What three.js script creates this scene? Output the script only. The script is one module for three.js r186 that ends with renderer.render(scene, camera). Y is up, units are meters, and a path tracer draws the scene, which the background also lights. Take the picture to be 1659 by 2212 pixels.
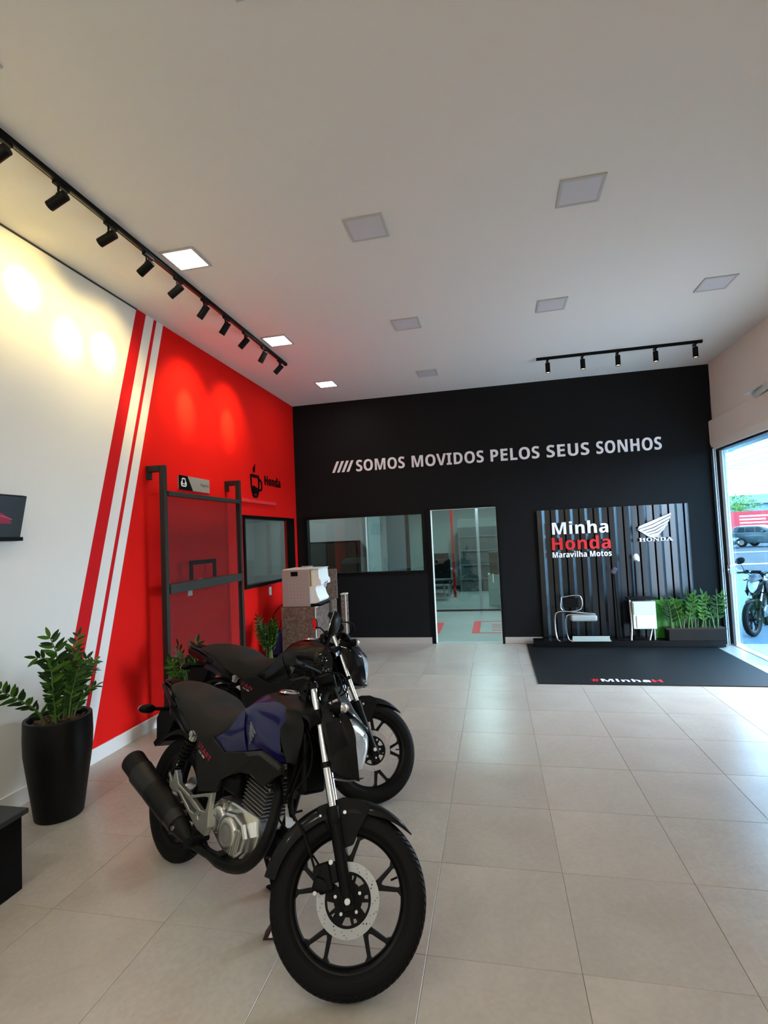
import * as THREE from 'three';
import { RoundedBoxGeometry } from 'three/addons/geometries/RoundedBoxGeometry.js';
import { TextGeometry } from 'three/addons/geometries/TextGeometry.js';
import { FontLoader } from 'three/addons/loaders/FontLoader.js';
import { mergeGeometries, mergeVertices, toCreasedNormals } from 'three/addons/utils/BufferGeometryUtils.js';
import { RectAreaLightUniformsLib } from 'three/addons/lights/RectAreaLightUniformsLib.js';

// ---------------------------------------------------------------- camera, sky, exposure
const scene = new THREE.Scene();
const camera = new THREE.PerspectiveCamera(89.762, 1659 / 2212, 0.05, 400);
camera.position.set(0.358, 1.702, 2.152);
camera.rotation.set(THREE.MathUtils.degToRad(2.853), THREE.MathUtils.degToRad(11.905), THREE.MathUtils.degToRad(-2.555), 'YXZ');
const renderer = new THREE.WebGLRenderer({ antialias: true });
renderer.toneMapping = THREE.LinearToneMapping;
renderer.toneMappingExposure = 2.15;
renderer.shadowMap.enabled = true;
renderer.shadowMap.type = THREE.PCFSoftShadowMap;
RectAreaLightUniformsLib.init();
{ // hazy bright tropical sky: whitish at the horizon, light blue overhead, the same all round
  const W = 16, H = 128, d = new Float32Array(W * H * 4);
  for (let j = 0; j < H; j++) {
    const e = Math.sin(((j + 0.5) / H - 0.5) * Math.PI), t = Math.pow(Math.max(0, e), 0.6);
    const c = e < 0 ? [1.2, 1.25, 1.3] : [9.5 - 2.9 * t, 11.0 - 2.9 * t, 12.6 - 2.2 * t];
    for (let i = 0; i < W; i++) d.set([c[0], c[1], c[2], 1], (j * W + i) * 4);
  }
  const sky = new THREE.DataTexture(d, W, H, THREE.RGBAFormat, THREE.FloatType);
  sky.mapping = THREE.EquirectangularReflectionMapping; sky.magFilter = THREE.LinearFilter; sky.minFilter = THREE.LinearFilter; sky.needsUpdate = true;
  scene.background = sky; scene.backgroundIntensity = 1.0;
}
const PANEL_NITS = 32, SPOT_CD = 3.5, SPOT_WIDE_CD = 0.95, BACK_NITS = 38;   // lit ceiling panels, track spots, office panels behind the black wall
const COOL = new THREE.Color(1.0, 0.985, 0.885), WARM = new THREE.Color(1.0, 0.75, 0.25), OFFICE = new THREE.Color(0.78, 0.95, 1.0);

// ---------------------------------------------------------------- helpers
const V = (x, y, z) => new THREE.Vector3(x, y, z);
const UPV = V(0, 1, 0);
let rs = 12345;
const rnd = () => { rs = (rs * 1664525 + 1013904223) >>> 0; return rs / 4294967296; };
const rr = (a, b) => a + (b - a) * rnd();
const used = {};
function numbered(n) { const k = used[n] = (used[n] ?? -1) + 1; return k ? `${n}_${String(k).padStart(3, '0')}` : n; }
function tag(o, label, category, group, kind) {
  if (label) o.userData.label = label;
  if (category) o.userData.category = category;
  if (group) o.userData.group = group;
  if (kind) o.userData.kind = kind;
  return o;
}
function thing(name, label, category, pos = [0, 0, 0], turn = 0, group) {
  const g = new THREE.Group(); g.name = numbered(name); g.position.set(...pos); g.rotation.y = turn; scene.add(g);
  return tag(g, label, category, group);
}
function struct(name, geo, mat) {
  const g = geo ? new THREE.Mesh(geo, mat) : new THREE.Group(); g.name = name; scene.add(g); return tag(g, null, null, null, 'structure');
}
function add(parent, name, geo, mat, label) {
  const m = new THREE.Mesh(geo, mat); m.name = name; parent.add(m); if (label) m.userData.label = label; return m;
}
function sub(parent, name, label) { const g = new THREE.Group(); g.name = name; parent.add(g); if (label) g.userData.label = label; return g; }
const clean = (g) => { g = g.index ? g.toNonIndexed() : g; for (const k of Object.keys(g.attributes)) if (!['position', 'normal', 'uv'].includes(k)) g.deleteAttribute(k); return g; };
const merge = (l) => l.length === 1 ? l[0] : mergeGeometries(l.map(clean));
const box = (w, h, d, x = 0, y = 0, z = 0) => new THREE.BoxGeometry(w, h, d).translate(x, y, z);
const rbox = (w, h, d, r, x = 0, y = 0, z = 0, s = 2) => new RoundedBoxGeometry(w, h, d, s, r).translate(x, y, z);
// a box between corner values
const span = (x0, x1, y0, y1, z0, z1) => box(x1 - x0, y1 - y0, z1 - z0, (x0 + x1) / 2, (y0 + y1) / 2, (z0 + z1) / 2);
const rspan = (x0, x1, y0, y1, z0, z1, r = 0.005) => rbox(x1 - x0, y1 - y0, z1 - z0, r, (x0 + x1) / 2, (y0 + y1) / 2, (z0 + z1) / 2);
function rod(a, b, r0, r1 = r0, seg = 14, open = false) {
  a = Array.isArray(a) ? V(...a) : a; b = Array.isArray(b) ? V(...b) : b;
  const d = b.clone().sub(a), g = new THREE.CylinderGeometry(r1, r0, d.length(), seg, 1, open);
  g.applyQuaternion(new THREE.Quaternion().setFromUnitVectors(UPV, d.normalize()));
  return g.translate((a.x + b.x) / 2, (a.y + b.y) / 2, (a.z + b.z) / 2);
}
function bar(a, b, w, t) { // square bar between two points, w in the plane near z, t across
  a = V(...a); b = V(...b); const d = b.clone().sub(a), g = new THREE.BoxGeometry(w, d.length(), t);
  g.applyQuaternion(new THREE.Quaternion().setFromUnitVectors(UPV, d.normalize()));
  return g.translate((a.x + b.x) / 2, (a.y + b.y) / 2, (a.z + b.z) / 2);
}
const tube = (pts, r, seg = 32, rs_ = 8) => new THREE.TubeGeometry(new THREE.CatmullRomCurve3(pts.map((p) => V(...p))), seg, r, rs_, false);
function taper(pts, r0, r1, seg = 20, rad = 7) { // a tube whose radius runs from r0 to r1
  const c = new THREE.CatmullRomCurve3(pts.map((p) => Array.isArray(p) ? V(...p) : p)), g = new THREE.TubeGeometry(c, seg, 1, rad, false), p = g.attributes.position;
  for (let i = 0; i <= seg; i++) { const o = c.getPointAt(i / seg), r = r0 + (r1 - r0) * i / seg; for (let j = 0; j <= rad; j++) { const k = i * (rad + 1) + j; p.setXYZ(k, o.x + (p.getX(k) - o.x) * r, o.y + (p.getY(k) - o.y) * r, o.z + (p.getZ(k) - o.z) * r); } }
  return g;
}
function varTube(pts, radii, seg = 40, rad = 14) { // tube with radii interpolated along its points
  const c = new THREE.CatmullRomCurve3(pts.map((p) => V(...p))), g = new THREE.TubeGeometry(c, seg, 1, rad, false), p = g.attributes.position;
  for (let i = 0; i <= seg; i++) {
    const o = c.getPointAt(i / seg), t = c.getUtoTmapping(i / seg) * (radii.length - 1), k0 = Math.min(radii.length - 2, Math.floor(t)), f = t - k0, r = radii[k0] + (radii[k0 + 1] - radii[k0]) * f;
    for (let j = 0; j <= rad; j++) { const k = i * (rad + 1) + j; p.setXYZ(k, o.x + (p.getX(k) - o.x) * r, o.y + (p.getY(k) - o.y) * r, o.z + (p.getZ(k) - o.z) * r); }
  }
  g.computeVertexNormals(); return g;
}
const lathe = (pts, seg = 48) => new THREE.LatheGeometry(pts.map(([r, y]) => new THREE.Vector2(r, y)), seg);
const latheZ = (pts, seg = 64) => lathe(pts, seg).rotateX(Math.PI / 2);      // [radius, z], turned about the z axis
const shape = (pts) => new THREE.Shape(pts.map(([x, y]) => new THREE.Vector2(x, y)));
function extr(s, depth, bevel = 0, curve = 12) {
  const o = { depth, bevelEnabled: bevel > 0, bevelSize: bevel, bevelThickness: bevel, bevelOffset: -bevel, bevelSegments: 2, curveSegments: curve };
  return new THREE.ExtrudeGeometry(s, o);
}
function circleHole(s, x, y, r) { const h = new THREE.Path(); h.absarc(x, y, r, 0, Math.PI * 2, true); s.holes.push(h); }
function poly(pts, hole) { if (hole) { const h = new THREE.Path(pts.map(([x, y]) => new THREE.Vector2(x, y))); hole.holes.push(h); return h; } return shape(pts); }
const mirrorZ = (g) => { g = clean(g.clone()); g.scale(1, 1, -1); const p = g.attributes; for (const k of Object.keys(p)) { const a = p[k], n = a.itemSize; for (let i = 0; i < a.count; i += 3) for (let c = 0; c < n; c++) { const t = a.array[(i + 1) * n + c]; a.array[(i + 1) * n + c] = a.array[(i + 2) * n + c]; a.array[(i + 2) * n + c] = t; } } return g; };
const cr = (a, b, c, d, t) => 0.5 * (2 * b + (c - a) * t + (2 * a - 5 * b + 4 * c - d) * t * t + (3 * b - a - 3 * c + d) * t * t * t);
function quilt(rows, su = 6, sv = 6, thick = 0) { // smooth skin through a grid of [x, y, z]; thick > 0 makes a shell of it
  const at = (R, n, t) => { const i = Math.min(n - 2, Math.floor(t)), f = t - i, g = (k) => R(k < 0 ? 0 : k >= n ? n - 1 : k); const a = i > 0 ? g(i - 1) : g(0).map((v, c) => 2 * v - g(1)[c]), d = i + 2 < n ? g(i + 2) : g(n - 1).map((v, c) => 2 * v - g(n - 2)[c]); return [0, 1, 2].map((c) => cr(a[c], g(i)[c], g(i + 1)[c], d[c], f)); };
  const nr = rows.length, nc = rows[0].length, U = (nc - 1) * su, W = (nr - 1) * sv, pos = [], uv = [], idx = [];
  for (let j = 0; j <= W; j++) for (let i = 0; i <= U; i++) { const p = at((k) => at((m) => rows[k][m], nc, i / su), nr, j / sv); pos.push(...p); uv.push(p[0], p[1]); }
  for (let j = 0; j < W; j++) for (let i = 0; i < U; i++) { const a = j * (U + 1) + i, b = a + 1, c = a + U + 1, d = c + 1; idx.push(a, c, b, b, c, d); }
  let g = new THREE.BufferGeometry(); g.setAttribute('position', new THREE.Float32BufferAttribute(pos, 3)); g.setAttribute('uv', new THREE.Float32BufferAttribute(uv, 2)); g.setIndex(idx); g.computeVertexNormals();
  if (!thick) return g;
  const n = g.attributes.normal, N = pos.length / 3, p2 = pos.slice(), i2 = idx.slice();
  for (let i = 0; i < N; i++) p2.push(pos[i * 3] - n.getX(i) * thick, pos[i * 3 + 1] - n.getY(i) * thick, pos[i * 3 + 2] - n.getZ(i) * thick);
  for (let k = 0; k < idx.length; k += 3) i2.push(idx[k] + N, idx[k + 2] + N, idx[k + 1] + N);
  const rim = []; for (let i = 0; i <= U; i++) rim.push(i); for (let j = 1; j <= W; j++) rim.push(j * (U + 1) + U); for (let i = U - 1; i >= 0; i--) rim.push(W * (U + 1) + i); for (let j = W - 1; j > 0; j--) rim.push(j * (U + 1));
  for (let k = 0; k < rim.length; k++) { const a = rim[k], b = rim[(k + 1) % rim.length]; i2.push(a, b, a + N, b, b + N, a + N); }
  g = new THREE.BufferGeometry(); g.setAttribute('position', new THREE.Float32BufferAttribute(p2, 3)); g.setAttribute('uv', new THREE.Float32BufferAttribute(uv.concat(uv), 2)); g.setIndex(i2);
  return toCreasedNormals(g.toNonIndexed(), 0.7);
}
function plate(pts, zf, thick, bevel = 0.002, holes = []) { // flat outline in x,y bent to z = zf(x, y), thick inwards
  const s = shape(pts); for (const h of holes) poly(h, s);
  const g = extr(s, thick, bevel), p = g.attributes.position;
  for (let i = 0; i < p.count; i++) p.setZ(i, p.getZ(i) - thick + zf(p.getX(i), p.getY(i)));
  g.computeVertexNormals(); return g;
}
// textures --------------------------------------------------------
function noiseTex(n, fn, srgb = false) {
  const d = new Uint8Array(n * n * 4);
  for (let y = 0; y < n; y++) for (let x = 0; x < n; x++) { const c = fn(x / n, y / n); d.set([c[0], c[1], c[2], 255].map((v) => Math.max(0, Math.min(255, v))), (y * n + x) * 4); }
  const t = new THREE.DataTexture(d, n, n); t.wrapS = t.wrapT = THREE.RepeatWrapping; t.magFilter = THREE.LinearFilter; t.minFilter = THREE.LinearMipmapLinearFilter; if (srgb) t.colorSpace = THREE.SRGBColorSpace; t.needsUpdate = true; return t;
}
function tileable(cells, seed) { // value noise that repeats after 1
  let s = seed >>> 0; const v = new Float32Array(cells * cells).map(() => { s = (s * 1664525 + 1013904223) >>> 0; return s / 4294967296; });
  const sm = (t) => t * t * (3 - 2 * t);
  return (u, w) => { const x = u * cells, y = w * cells, i = Math.floor(x), j = Math.floor(y), fx = sm(x - i), fy = sm(y - j), g = (a, b) => v[((b % cells + cells) % cells) * cells + ((a % cells + cells) % cells)]; return (g(i, j) * (1 - fx) + g(i + 1, j) * fx) * (1 - fy) + (g(i, j + 1) * (1 - fx) + g(i + 1, j + 1) * fx) * fy; };
}
const n4 = tileable(5, 1), n9 = tileable(11, 2), n24 = tileable(26, 3), n60 = tileable(64, 4), n128 = tileable(128, 5);
const fbm = (u, v) => 0.4 * n4(u, v) + 0.27 * n9(u, v) + 0.17 * n24(u, v) + 0.1 * n60(u, v) + 0.06 * n128(u, v);
const texTile = noiseTex(512, (u, v) => { const f = fbm(u, v) - 0.5, g = n128(u, v) - 0.5; const k = 182 + f * 22 + g * 6; return [k, k - 8, k - 19]; }, true);
const texFine = noiseTex(256, (u, v) => { const k = 128 + (n128(u, v) - 0.5) * 120 + (n60(u, v) - 0.5) * 60; return [k, k, k]; });
const texGranite = noiseTex(512, (u, v) => { const a = n128(u, v), b = n60(u * 2, v * 2), c = n128(v, 1 - u); let k = a > 0.68 ? 140 : b > 0.62 ? 92 : c > 0.72 ? 62 : 112; k += (n24(u, v) - 0.5) * 26; return [k + 8, k - 8, k - 17]; }, true);
const texAsphalt = noiseTex(256, (u, v) => { const k = 118 + (n128(u, v) - 0.5) * 46 + (n9(u, v) - 0.5) * 26; return [k - 6, k, k + 4]; }, true);

const std = (o) => new THREE.MeshStandardMaterial(o), phy = (o) => new THREE.MeshPhysicalMaterial(o);
const C = (r, g, b) => new THREE.Color().setRGB(r, g, b);
const M = {
  white: std({ color: 0xe9e8e2, roughness: 0.75, bumpMap: texFine, bumpScale: 0.0004 }),
  ceil: std({ color: 0xe0ddd8, roughness: 0.9 }),
  red: phy({ color: C(0.76, 0.011, 0.008), roughness: 0.7, specularIntensity: 0.12, bumpMap: texFine, bumpScale: 0.0004 }),
  redStripe: phy({ color: C(0.62, 0.005, 0.008), roughness: 0.7, specularIntensity: 0.35 }),
  blackWall: phy({ color: C(0.0085, 0.0088, 0.0095), roughness: 0.6, specularIntensity: 0.2, bumpMap: texFine, bumpScale: 0.0004 }),
  beige: std({ color: 0xefe7de, roughness: 0.8 }),
  baseW: std({ color: 0xe4e2dd, roughness: 0.35 }),
  baseG: std({ color: 0xa8a198, roughness: 0.35 }),
  grout: std({ color: 0x7f776c, roughness: 0.9 }),
  trimDark: std({ color: 0x2a2a2a, roughness: 0.6 }),
  frameBlack: phy({ color: C(0.003, 0.003, 0.0032), roughness: 0.4, specularIntensity: 0.26 }),
  alu: std({ color: 0xb9c2c6, metalness: 0.9, roughness: 0.35 }),
  aluWhite: std({ color: 0xdfe9ee, roughness: 0.4 }),
  glass: phy({ color: 0xe6f1f0, transmission: 1, roughness: 0.02, thickness: 0, ior: 1.5, metalness: 0 }),
  glassTint: phy({ color: C(0.5, 0.66, 0.74), transmission: 1, roughness: 0.02, thickness: 0, ior: 1.5 }),
  letter: std({ color: 0xf3f1f5, roughness: 0.5 }),
  letterRed: std({ color: 0xd4141f, roughness: 0.45 }),
  blackMatte: phy({ color: C(0.003, 0.003, 0.0032), roughness: 0.6, specularIntensity: 0.26 }),
  track: phy({ color: C(0.003, 0.003, 0.0032), roughness: 0.45, specularIntensity: 0.26 }),
  granite: std({ map: texGranite, roughness: 0.22 }),
  stoneEdge: std({ color: 0xd8d2ca, roughness: 0.4 }),
  pot: phy({ color: 0x0b0b0c, roughness: 0.45, specularIntensity: 0.45, bumpMap: texFine, bumpScale: 0.0006 }),
  soil: std({ color: 0x3b261b, roughness: 1 }),
  leaf: [0x1e3c0d, 0x2a5011, 0x162e08, 0x446c1c].map((c) => phy({ color: c, roughness: 0.42, side: THREE.DoubleSide, transmission: 0.0, specularIntensity: 0.5 })),
  stem: std({ color: 0x4c6a2c, roughness: 0.55 }),
  diffOff: std({ color: 0xcbc9ce, roughness: 0.5 }),
  panelFrame: std({ color: 0xbbbab8, roughness: 0.5 }),
  panelLit: std({ color: 0xffffff, roughness: 0.5, emissive: C(1, 0.95, 0.86), emissiveIntensity: 3.2 }),
  asphalt: std({ map: texAsphalt, color: 0x4c5961, roughness: 0.9 }),
  bounceApron: std({ color: 0x9d9c97, roughness: 0.85 }),  // pale tone chosen to bounce daylight onto the ceiling
  sidewalk: std({ color: 0x4d6270, roughness: 0.85 }),
};
const font = await new FontLoader().loadAsync('fonts/droid/droid_sans_bold.typeface.json');
const fontR = await new FontLoader().loadAsync('fonts/droid/droid_sans_regular.typeface.json');
// text fitted to a width and a cap height; origin at the lower left, extruded towards +z
function text(s, width, height, depth, f = font, ref = null) {
  const g = new TextGeometry(s, { font: f, size: 1, depth, curveSegments: 6, bevelEnabled: false }); g.computeBoundingBox();
  const b = g.boundingBox, r = new TextGeometry(ref ?? s, { font: f, size: 1, depth, curveSegments: 3 }); r.computeBoundingBox();
  const h = r.boundingBox.max.y - Math.max(r.boundingBox.min.y, 0);
  g.translate(-b.min.x, 0, 0); g.scale(width / (b.max.x - b.min.x), height / h, 1); return g;
}
// ================================================================ the room
const XL = -2.876, XR = 3.523, ZB = -6.013, HC = 4.0, ZF = 5.2, WT = 0.16;
{ // floor of 0.6 m porcelain tiles: a grout bed and one piece per tile
  const floor = struct('floor');
  add(floor, 'grout_bed', span(XL, XR, -0.12, -0.0022, ZB, ZF), M.grout);
  const mats = [0, 1, 2, 3].map((i) => { const t = texTile.clone(); t.repeat.set(0.55, 0.55); t.offset.set(0.31 * i, 0.57 * i); t.rotation = i * 1.57; t.needsUpdate = true; return std({ map: t, color: [0xffffff, 0xfbfaf8, 0xf7f6f4, 0xfdfcf9][i], roughness: 0.27 + 0.015 * i }); });
  const cache = {};
  const tileGeo = (w, d) => cache[[w, d]] ??= (() => {
    const b = 0.0012, y0 = -0.0024, w2 = w / 2 - 0.001, d2 = d / 2 - 0.001, ring = (s, y) => [[-w2 + s, y, -d2 + s], [w2 - s, y, -d2 + s], [w2 - s, y, d2 - s], [-w2 + s, y, d2 - s]];
    const P = [...ring(0, y0), ...ring(0, -b), ...ring(b, 0)], ix = [8, 10, 9, 8, 11, 10];
    for (const o of [0, 4]) for (let k = 0; k < 4; k++) { const a = o + k, c = o + (k + 1) % 4; ix.push(a, a + 4, c, c, a + 4, c + 4); }
    let g = new THREE.BufferGeometry(); g.setAttribute('position', new THREE.Float32BufferAttribute(P.flat(), 3)); g.setAttribute('uv', new THREE.Float32BufferAttribute(P.flatMap((p) => [p[0], p[2]]), 2)); g.setIndex(ix); g = g.toNonIndexed(); g.computeVertexNormals(); return g;
  })();
  const xs = [XL]; for (let i = -4; i <= 5; i++) xs.push(i * 0.6); xs.push(XR);
  for (let j = -10; j < 2; j++) for (let i = 0; i + 1 < xs.length; i++) {
    const w = +(xs[i + 1] - xs[i]).toFixed(4), m = add(floor, 'tile', tileGeo(w, 0.6), mats[Math.floor(rnd() * 4)]);
    m.position.set((xs[i] + xs[i + 1]) / 2, 0, j * 0.6 + 0.3);
  }
  add(floor, 'floor_behind_viewer', span(XL, XR, -0.01, 0, 1.2, ZF), mats[0]);
}
{ const c = struct('ceiling'); add(c, 'plasterboard', span(XL - 0.2, XR + 0.3, HC, HC + 0.12, ZB - 0.2, ZF + 0.2), M.ceil); }
// left wall: each field of paint is its own piece of wall, the stripes lean forwards
{
  const w = struct('wall_left'), zt = (k, y) => k + 0.2705 * (HC - y), yb = 0;
  const field = (name, pts, mat, holes = []) => { // pts [z, y]
    const s = shape(pts.map(([z, y]) => [-z, y])); for (const h of holes) poly(h.map(([z, y]) => [-z, y]), s);
    add(w, name, extr(s, WT).rotateY(Math.PI / 2).translate(XL - WT, 0, 0), mat);
  };
  const strip = (name, a, b, mat) => field(name, [[zt(a, yb), yb], [zt(b, yb), yb], [zt(b, HC), HC], [zt(a, HC), HC]], mat);
  field('white_paint', [[ZF, yb], [zt(-2.1, yb), yb], [zt(-2.1, HC), HC], [ZF, HC]], M.white);
  strip('red_stripe', -2.1, -2.238, M.redStripe); strip('white_stripe', -2.238, -2.357, M.white);
  strip('red_stripe', -2.357, -2.402, M.redStripe); strip('white_stripe', -2.402, -2.507, M.white);
  field('red_paint', [[zt(-2.507, yb), yb], [ZB, yb], [ZB, HC], [zt(-2.507, HC), HC]], M.red, [[[-4.1, 1.1], [-5.86, 1.1], [-5.86, 2.085], [-4.1, 2.085]]]);
  const t = struct('trim_1'); add(t, 'painted_shadow_gap', span(XL, XL + 0.006, HC - 0.014, HC, -2.1, ZF), M.trimDark);  // dark strip painted for the shade in the gap under the ceiling
  const b = struct('baseboard_left'); add(b, 'board', rspan(XL, XL + 0.014, 0, 0.115, ZB, ZF, 0.003), M.baseW);
}
// back wall: matt black with a window and a doorway
{
  const s = shape([[XL - WT, 0], [-0.64, 0], [-0.64, 2.13], [0.42, 2.13], [0.42, 0], [3.44, 0], [3.465, 3.14], [3.51, 3.18], [3.53, HC], [XL - WT, HC]]);
  poly([[-2.73, 1.11], [-0.71, 1.11], [-0.71, 2.1], [-2.73, 2.1]], s);
  const w = struct('wall_back'); add(w, 'black_paint', extr(s, WT).translate(0, 0, ZB - WT), M.blackWall);
  const b = struct('baseboard_back'); add(b, 'board', merge([rspan(XL, -0.675, 0, 0.1, ZB, ZB + 0.014, 0.003), rspan(0.445, 1.0, 0, 0.1, ZB, ZB + 0.014, 0.003)]), M.baseG);
}
// right wall: beam over the shopfront, shutter box, piers outside the frame
{
  const w = struct('wall_right');
  add(w, 'beam', span(XR, XR + 0.2, 2.78, HC, ZB - 0.16, ZF), M.beige);
  add(w, 'shutter_box', extr(shape([[0.2, 2.79], [0.012, 2.75], [-0.03, 2.75], [-0.055, 2.845], [-0.055, 3.155], [-0.045, 3.17], [0.2, 3.17]]), ZF - ZB, 0).translate(XR, 0, ZB), M.beige);
  add(w, 'solid_wall', span(XR, XR + 0.2, 0, 2.79, -2.9, ZF), M.beige);
  add(w, 'beam_end', span(3.545, XR + 0.2, 2.79, HC, ZB - WT, ZB - 0.02), M.beige);
  add(w, 'end_pier', span(3.462, 3.545, 0, HC, ZB - WT, ZB - 0.02), M.frameBlack);
}
{ const w = struct('wall_front'); add(w, 'white_paint', span(XL - WT, XR + 0.2, 0, HC, ZF, ZF + 0.15), M.white); }
// windows and door of the offices
function windowFrame(name, place) { // place(u0,u1,y0,y1,d0,d1) gives a box in the wall's own axes
  const w = struct(name), u = place.u, f = 0.045;
  add(w, 'frame', merge([place(u[0], u[1], u[3] - f, u[3], -0.1, 0.02), place(u[0], u[1], u[2], u[2] + f, -0.1, 0.02), place(u[0], u[0] + f, u[2] + f, u[3] - f, -0.1, 0.02), place(u[1] - f, u[1], u[2] + f, u[3] - f, -0.1, 0.02)]), M.frameBlack);
  add(w, 'pane', place(u[0] + f, u[1] - f, u[2] + f, u[3] - f, -0.052, -0.047), M.glass);
}
{
  const a = (u0, u1, y0, y1, d0, d1) => span(XL + d0, XL + d1, y0, y1, u0, u1); a.u = [-5.86, -4.1, 1.1, 2.085]; windowFrame('window_1', a);
  const b = (u0, u1, y0, y1, d0, d1) => span(u0, u1, y0, y1, ZB + d0, ZB + d1); b.u = [-2.73, -0.71, 1.11, 2.1]; windowFrame('window_2', b);
  const d = struct('door_1');
  add(d, 'casing', merge([span(-0.67, -0.612, 0, 2.16, ZB, ZB + 0.016), span(0.408, 0.442, 0, 2.14, ZB, ZB + 0.016), span(-0.612, 0.408, 2.105, 2.15, ZB, ZB + 0.016)]), M.frameBlack);
  add(d, 'jamb', merge([span(-0.64, -0.607, 0, 2.13, ZB - WT, ZB), span(0.405, 0.42, 0, 2.13, ZB - WT, ZB), span(-0.607, 0.405, 2.103, 2.13, ZB - WT, ZB)]), std({ color: 0xf4f6f2, roughness: 0.5 }));
  add(d, 'pane', span(-0.595, 0.4, 0.012, 2.098, ZB - 0.1, ZB - 0.092), M.glass);
  add(d, 'handle', merge([rod([0.31, 0.93, ZB - 0.06], [0.31, 1.07, ZB - 0.06], 0.009), rod([0.31, 0.94, ZB - 0.06], [0.31, 0.94, ZB - 0.1], 0.007), rod([0.31, 1.06, ZB - 0.06], [0.31, 1.06, ZB - 0.1], 0.007)]), M.alu);
}
// ---------------------------------------------------------------- ceiling panels
const PZ = [0.385, -1.46, -3.25, -5.0], PX = [-1.93, -0.44, 1.06, 2.57];
{
  const G = merge([span(-0.145, 0.145, -0.01, 0, 0.125, 0.145), span(-0.145, 0.145, -0.01, 0, -0.145, -0.125), span(-0.145, -0.125, -0.01, 0, -0.125, 0.125), span(0.125, 0.145, -0.01, 0, -0.125, 0.125)]);
  const D = span(-0.126, 0.126, -0.007, -0.001, -0.126, 0.126);
  const words = {
    '0,0': 'lit square ceiling panel cut off at the left picture edge above the track', '0,1': 'lit square ceiling panel beside the long track, largest of those glowing fully in view',
    '0,2': 'lit square ceiling panel near the end of the long track above the red wall', '0,3': 'lit square ceiling panel smallest and nearest the black wall corner',
    '1,0': 'unlit square ceiling panel cut off by the top picture edge', '1,1': 'unlit square ceiling panel large, middle row, right of the first lit panel', '1,2': 'unlit square ceiling panel second of the row running above the slogan start',
    '1,3': 'unlit square ceiling panel small one closest to the black wall', '2,1': 'unlit square ceiling panel largest one of all, upper right ceiling', '2,2': 'unlit square ceiling panel just in front of the short track',
    '3,2': 'unlit square ceiling panel closest to the beige beam',
  };
  for (const [x, z] of [[-1.93, 2.2], [-1.93, 4.0], [-0.44, 4.0], [1.06, 2.9], [1.06, 4.4], [2.57, 2.9], [2.57, 4.4]]) { // fill panels added out of view behind the viewer to light the room
    const t = thing('ceiling_light', `added fill panel on the ceiling behind the viewer, ${x < -1 ? 'white wall side' : x < 0 ? 'second column' : x < 2 ? 'third column' : 'street side'}, ${z < 3 ? 'first row' : 'second row'}`, 'ceiling light', [x, HC, z], 0, 'added fill panels behind the viewer'); add(t, 'frame', G, M.panelFrame); add(t, 'diffuser', D, M.panelLit);
    const l = new THREE.RectAreaLight(COOL, PANEL_NITS, 0.25, 0.25); l.position.set(0, -0.012, 0); l.rotation.x = -Math.PI / 2; l.name = 'panel_glow'; t.add(l);
  }
  for (const k of Object.keys(words)) {
    const [i, j] = k.split(',').map(Number), lit = i === 0;
    const t = thing('ceiling_light', words[k], 'ceiling light', [PX[i], HC, PZ[j]], 0, lit ? 'lit ceiling panels' : 'unlit ceiling panels');
    add(t, 'frame', G, M.panelFrame); add(t, 'diffuser', D, lit ? M.panelLit : M.diffOff);
    if (lit) { const l = new THREE.RectAreaLight(COOL, PANEL_NITS * 0.45, 0.25, 0.25); l.position.set(0, -0.012, 0); l.rotation.x = -Math.PI / 2; l.name = 'panel_glow'; t.add(l); }
  }
}
// ---------------------------------------------------------------- track lights
function spot(label, x, z, aim, on, group) { // aim: direction the can looks at
  const t = thing('track_spotlight', label, 'spotlight', [x, HC - 0.032, z], 0, group);
  add(t, 'adapter', rbox(0.03, 0.022, 0.11, 0.004, 0, -0.012, 0.0), M.track);
  add(t, 'stem', merge([rod([0, -0.02, 0.02], [0, -0.075, 0.02], 0.007), rbox(0.024, 0.018, 0.02, 0.003, 0, -0.075, 0.02)]), M.track);
  const d = V(...aim).normalize(), c = V(0, -0.085, 0.0), a = c.clone().addScaledVector(d, -0.035), b = c.clone().addScaledVector(d, 0.095);
  add(t, 'can', merge([rod(a, b, 0.031, 0.031, 24, true), rod(a.clone().addScaledVector(d, -0.002), a, 0.029, 0.031, 24), rod(b.clone().addScaledVector(d, -0.012), b.clone().addScaledVector(d, -0.0119), 0.031, 0.024, 24, true)]), M.track);
  add(t, 'lens', rod(b.clone().addScaledVector(d, -0.012), b.clone().addScaledVector(d, -0.008), 0.024, 0.024, 20), on ? std({ color: 0xffffff, emissive: WARM, emissiveIntensity: on > 0.5 ? 6 : 2.5 }) : M.diffOff);
  if (on > 0.3) for (const [cd, half] of [[SPOT_CD, 0.25], [SPOT_WIDE_CD, 0.75]]) { const l = new THREE.SpotLight(WARM, cd * on, 9, half, 1, 2); l.position.copy(b.clone().addScaledVector(d, 0.012)); l.target.position.copy(b.clone().addScaledVector(d, 2)); l.shadow.radius = 1.5; l.name = 'spot_beam'; t.add(l, l.target); }
  return t;
}
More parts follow.
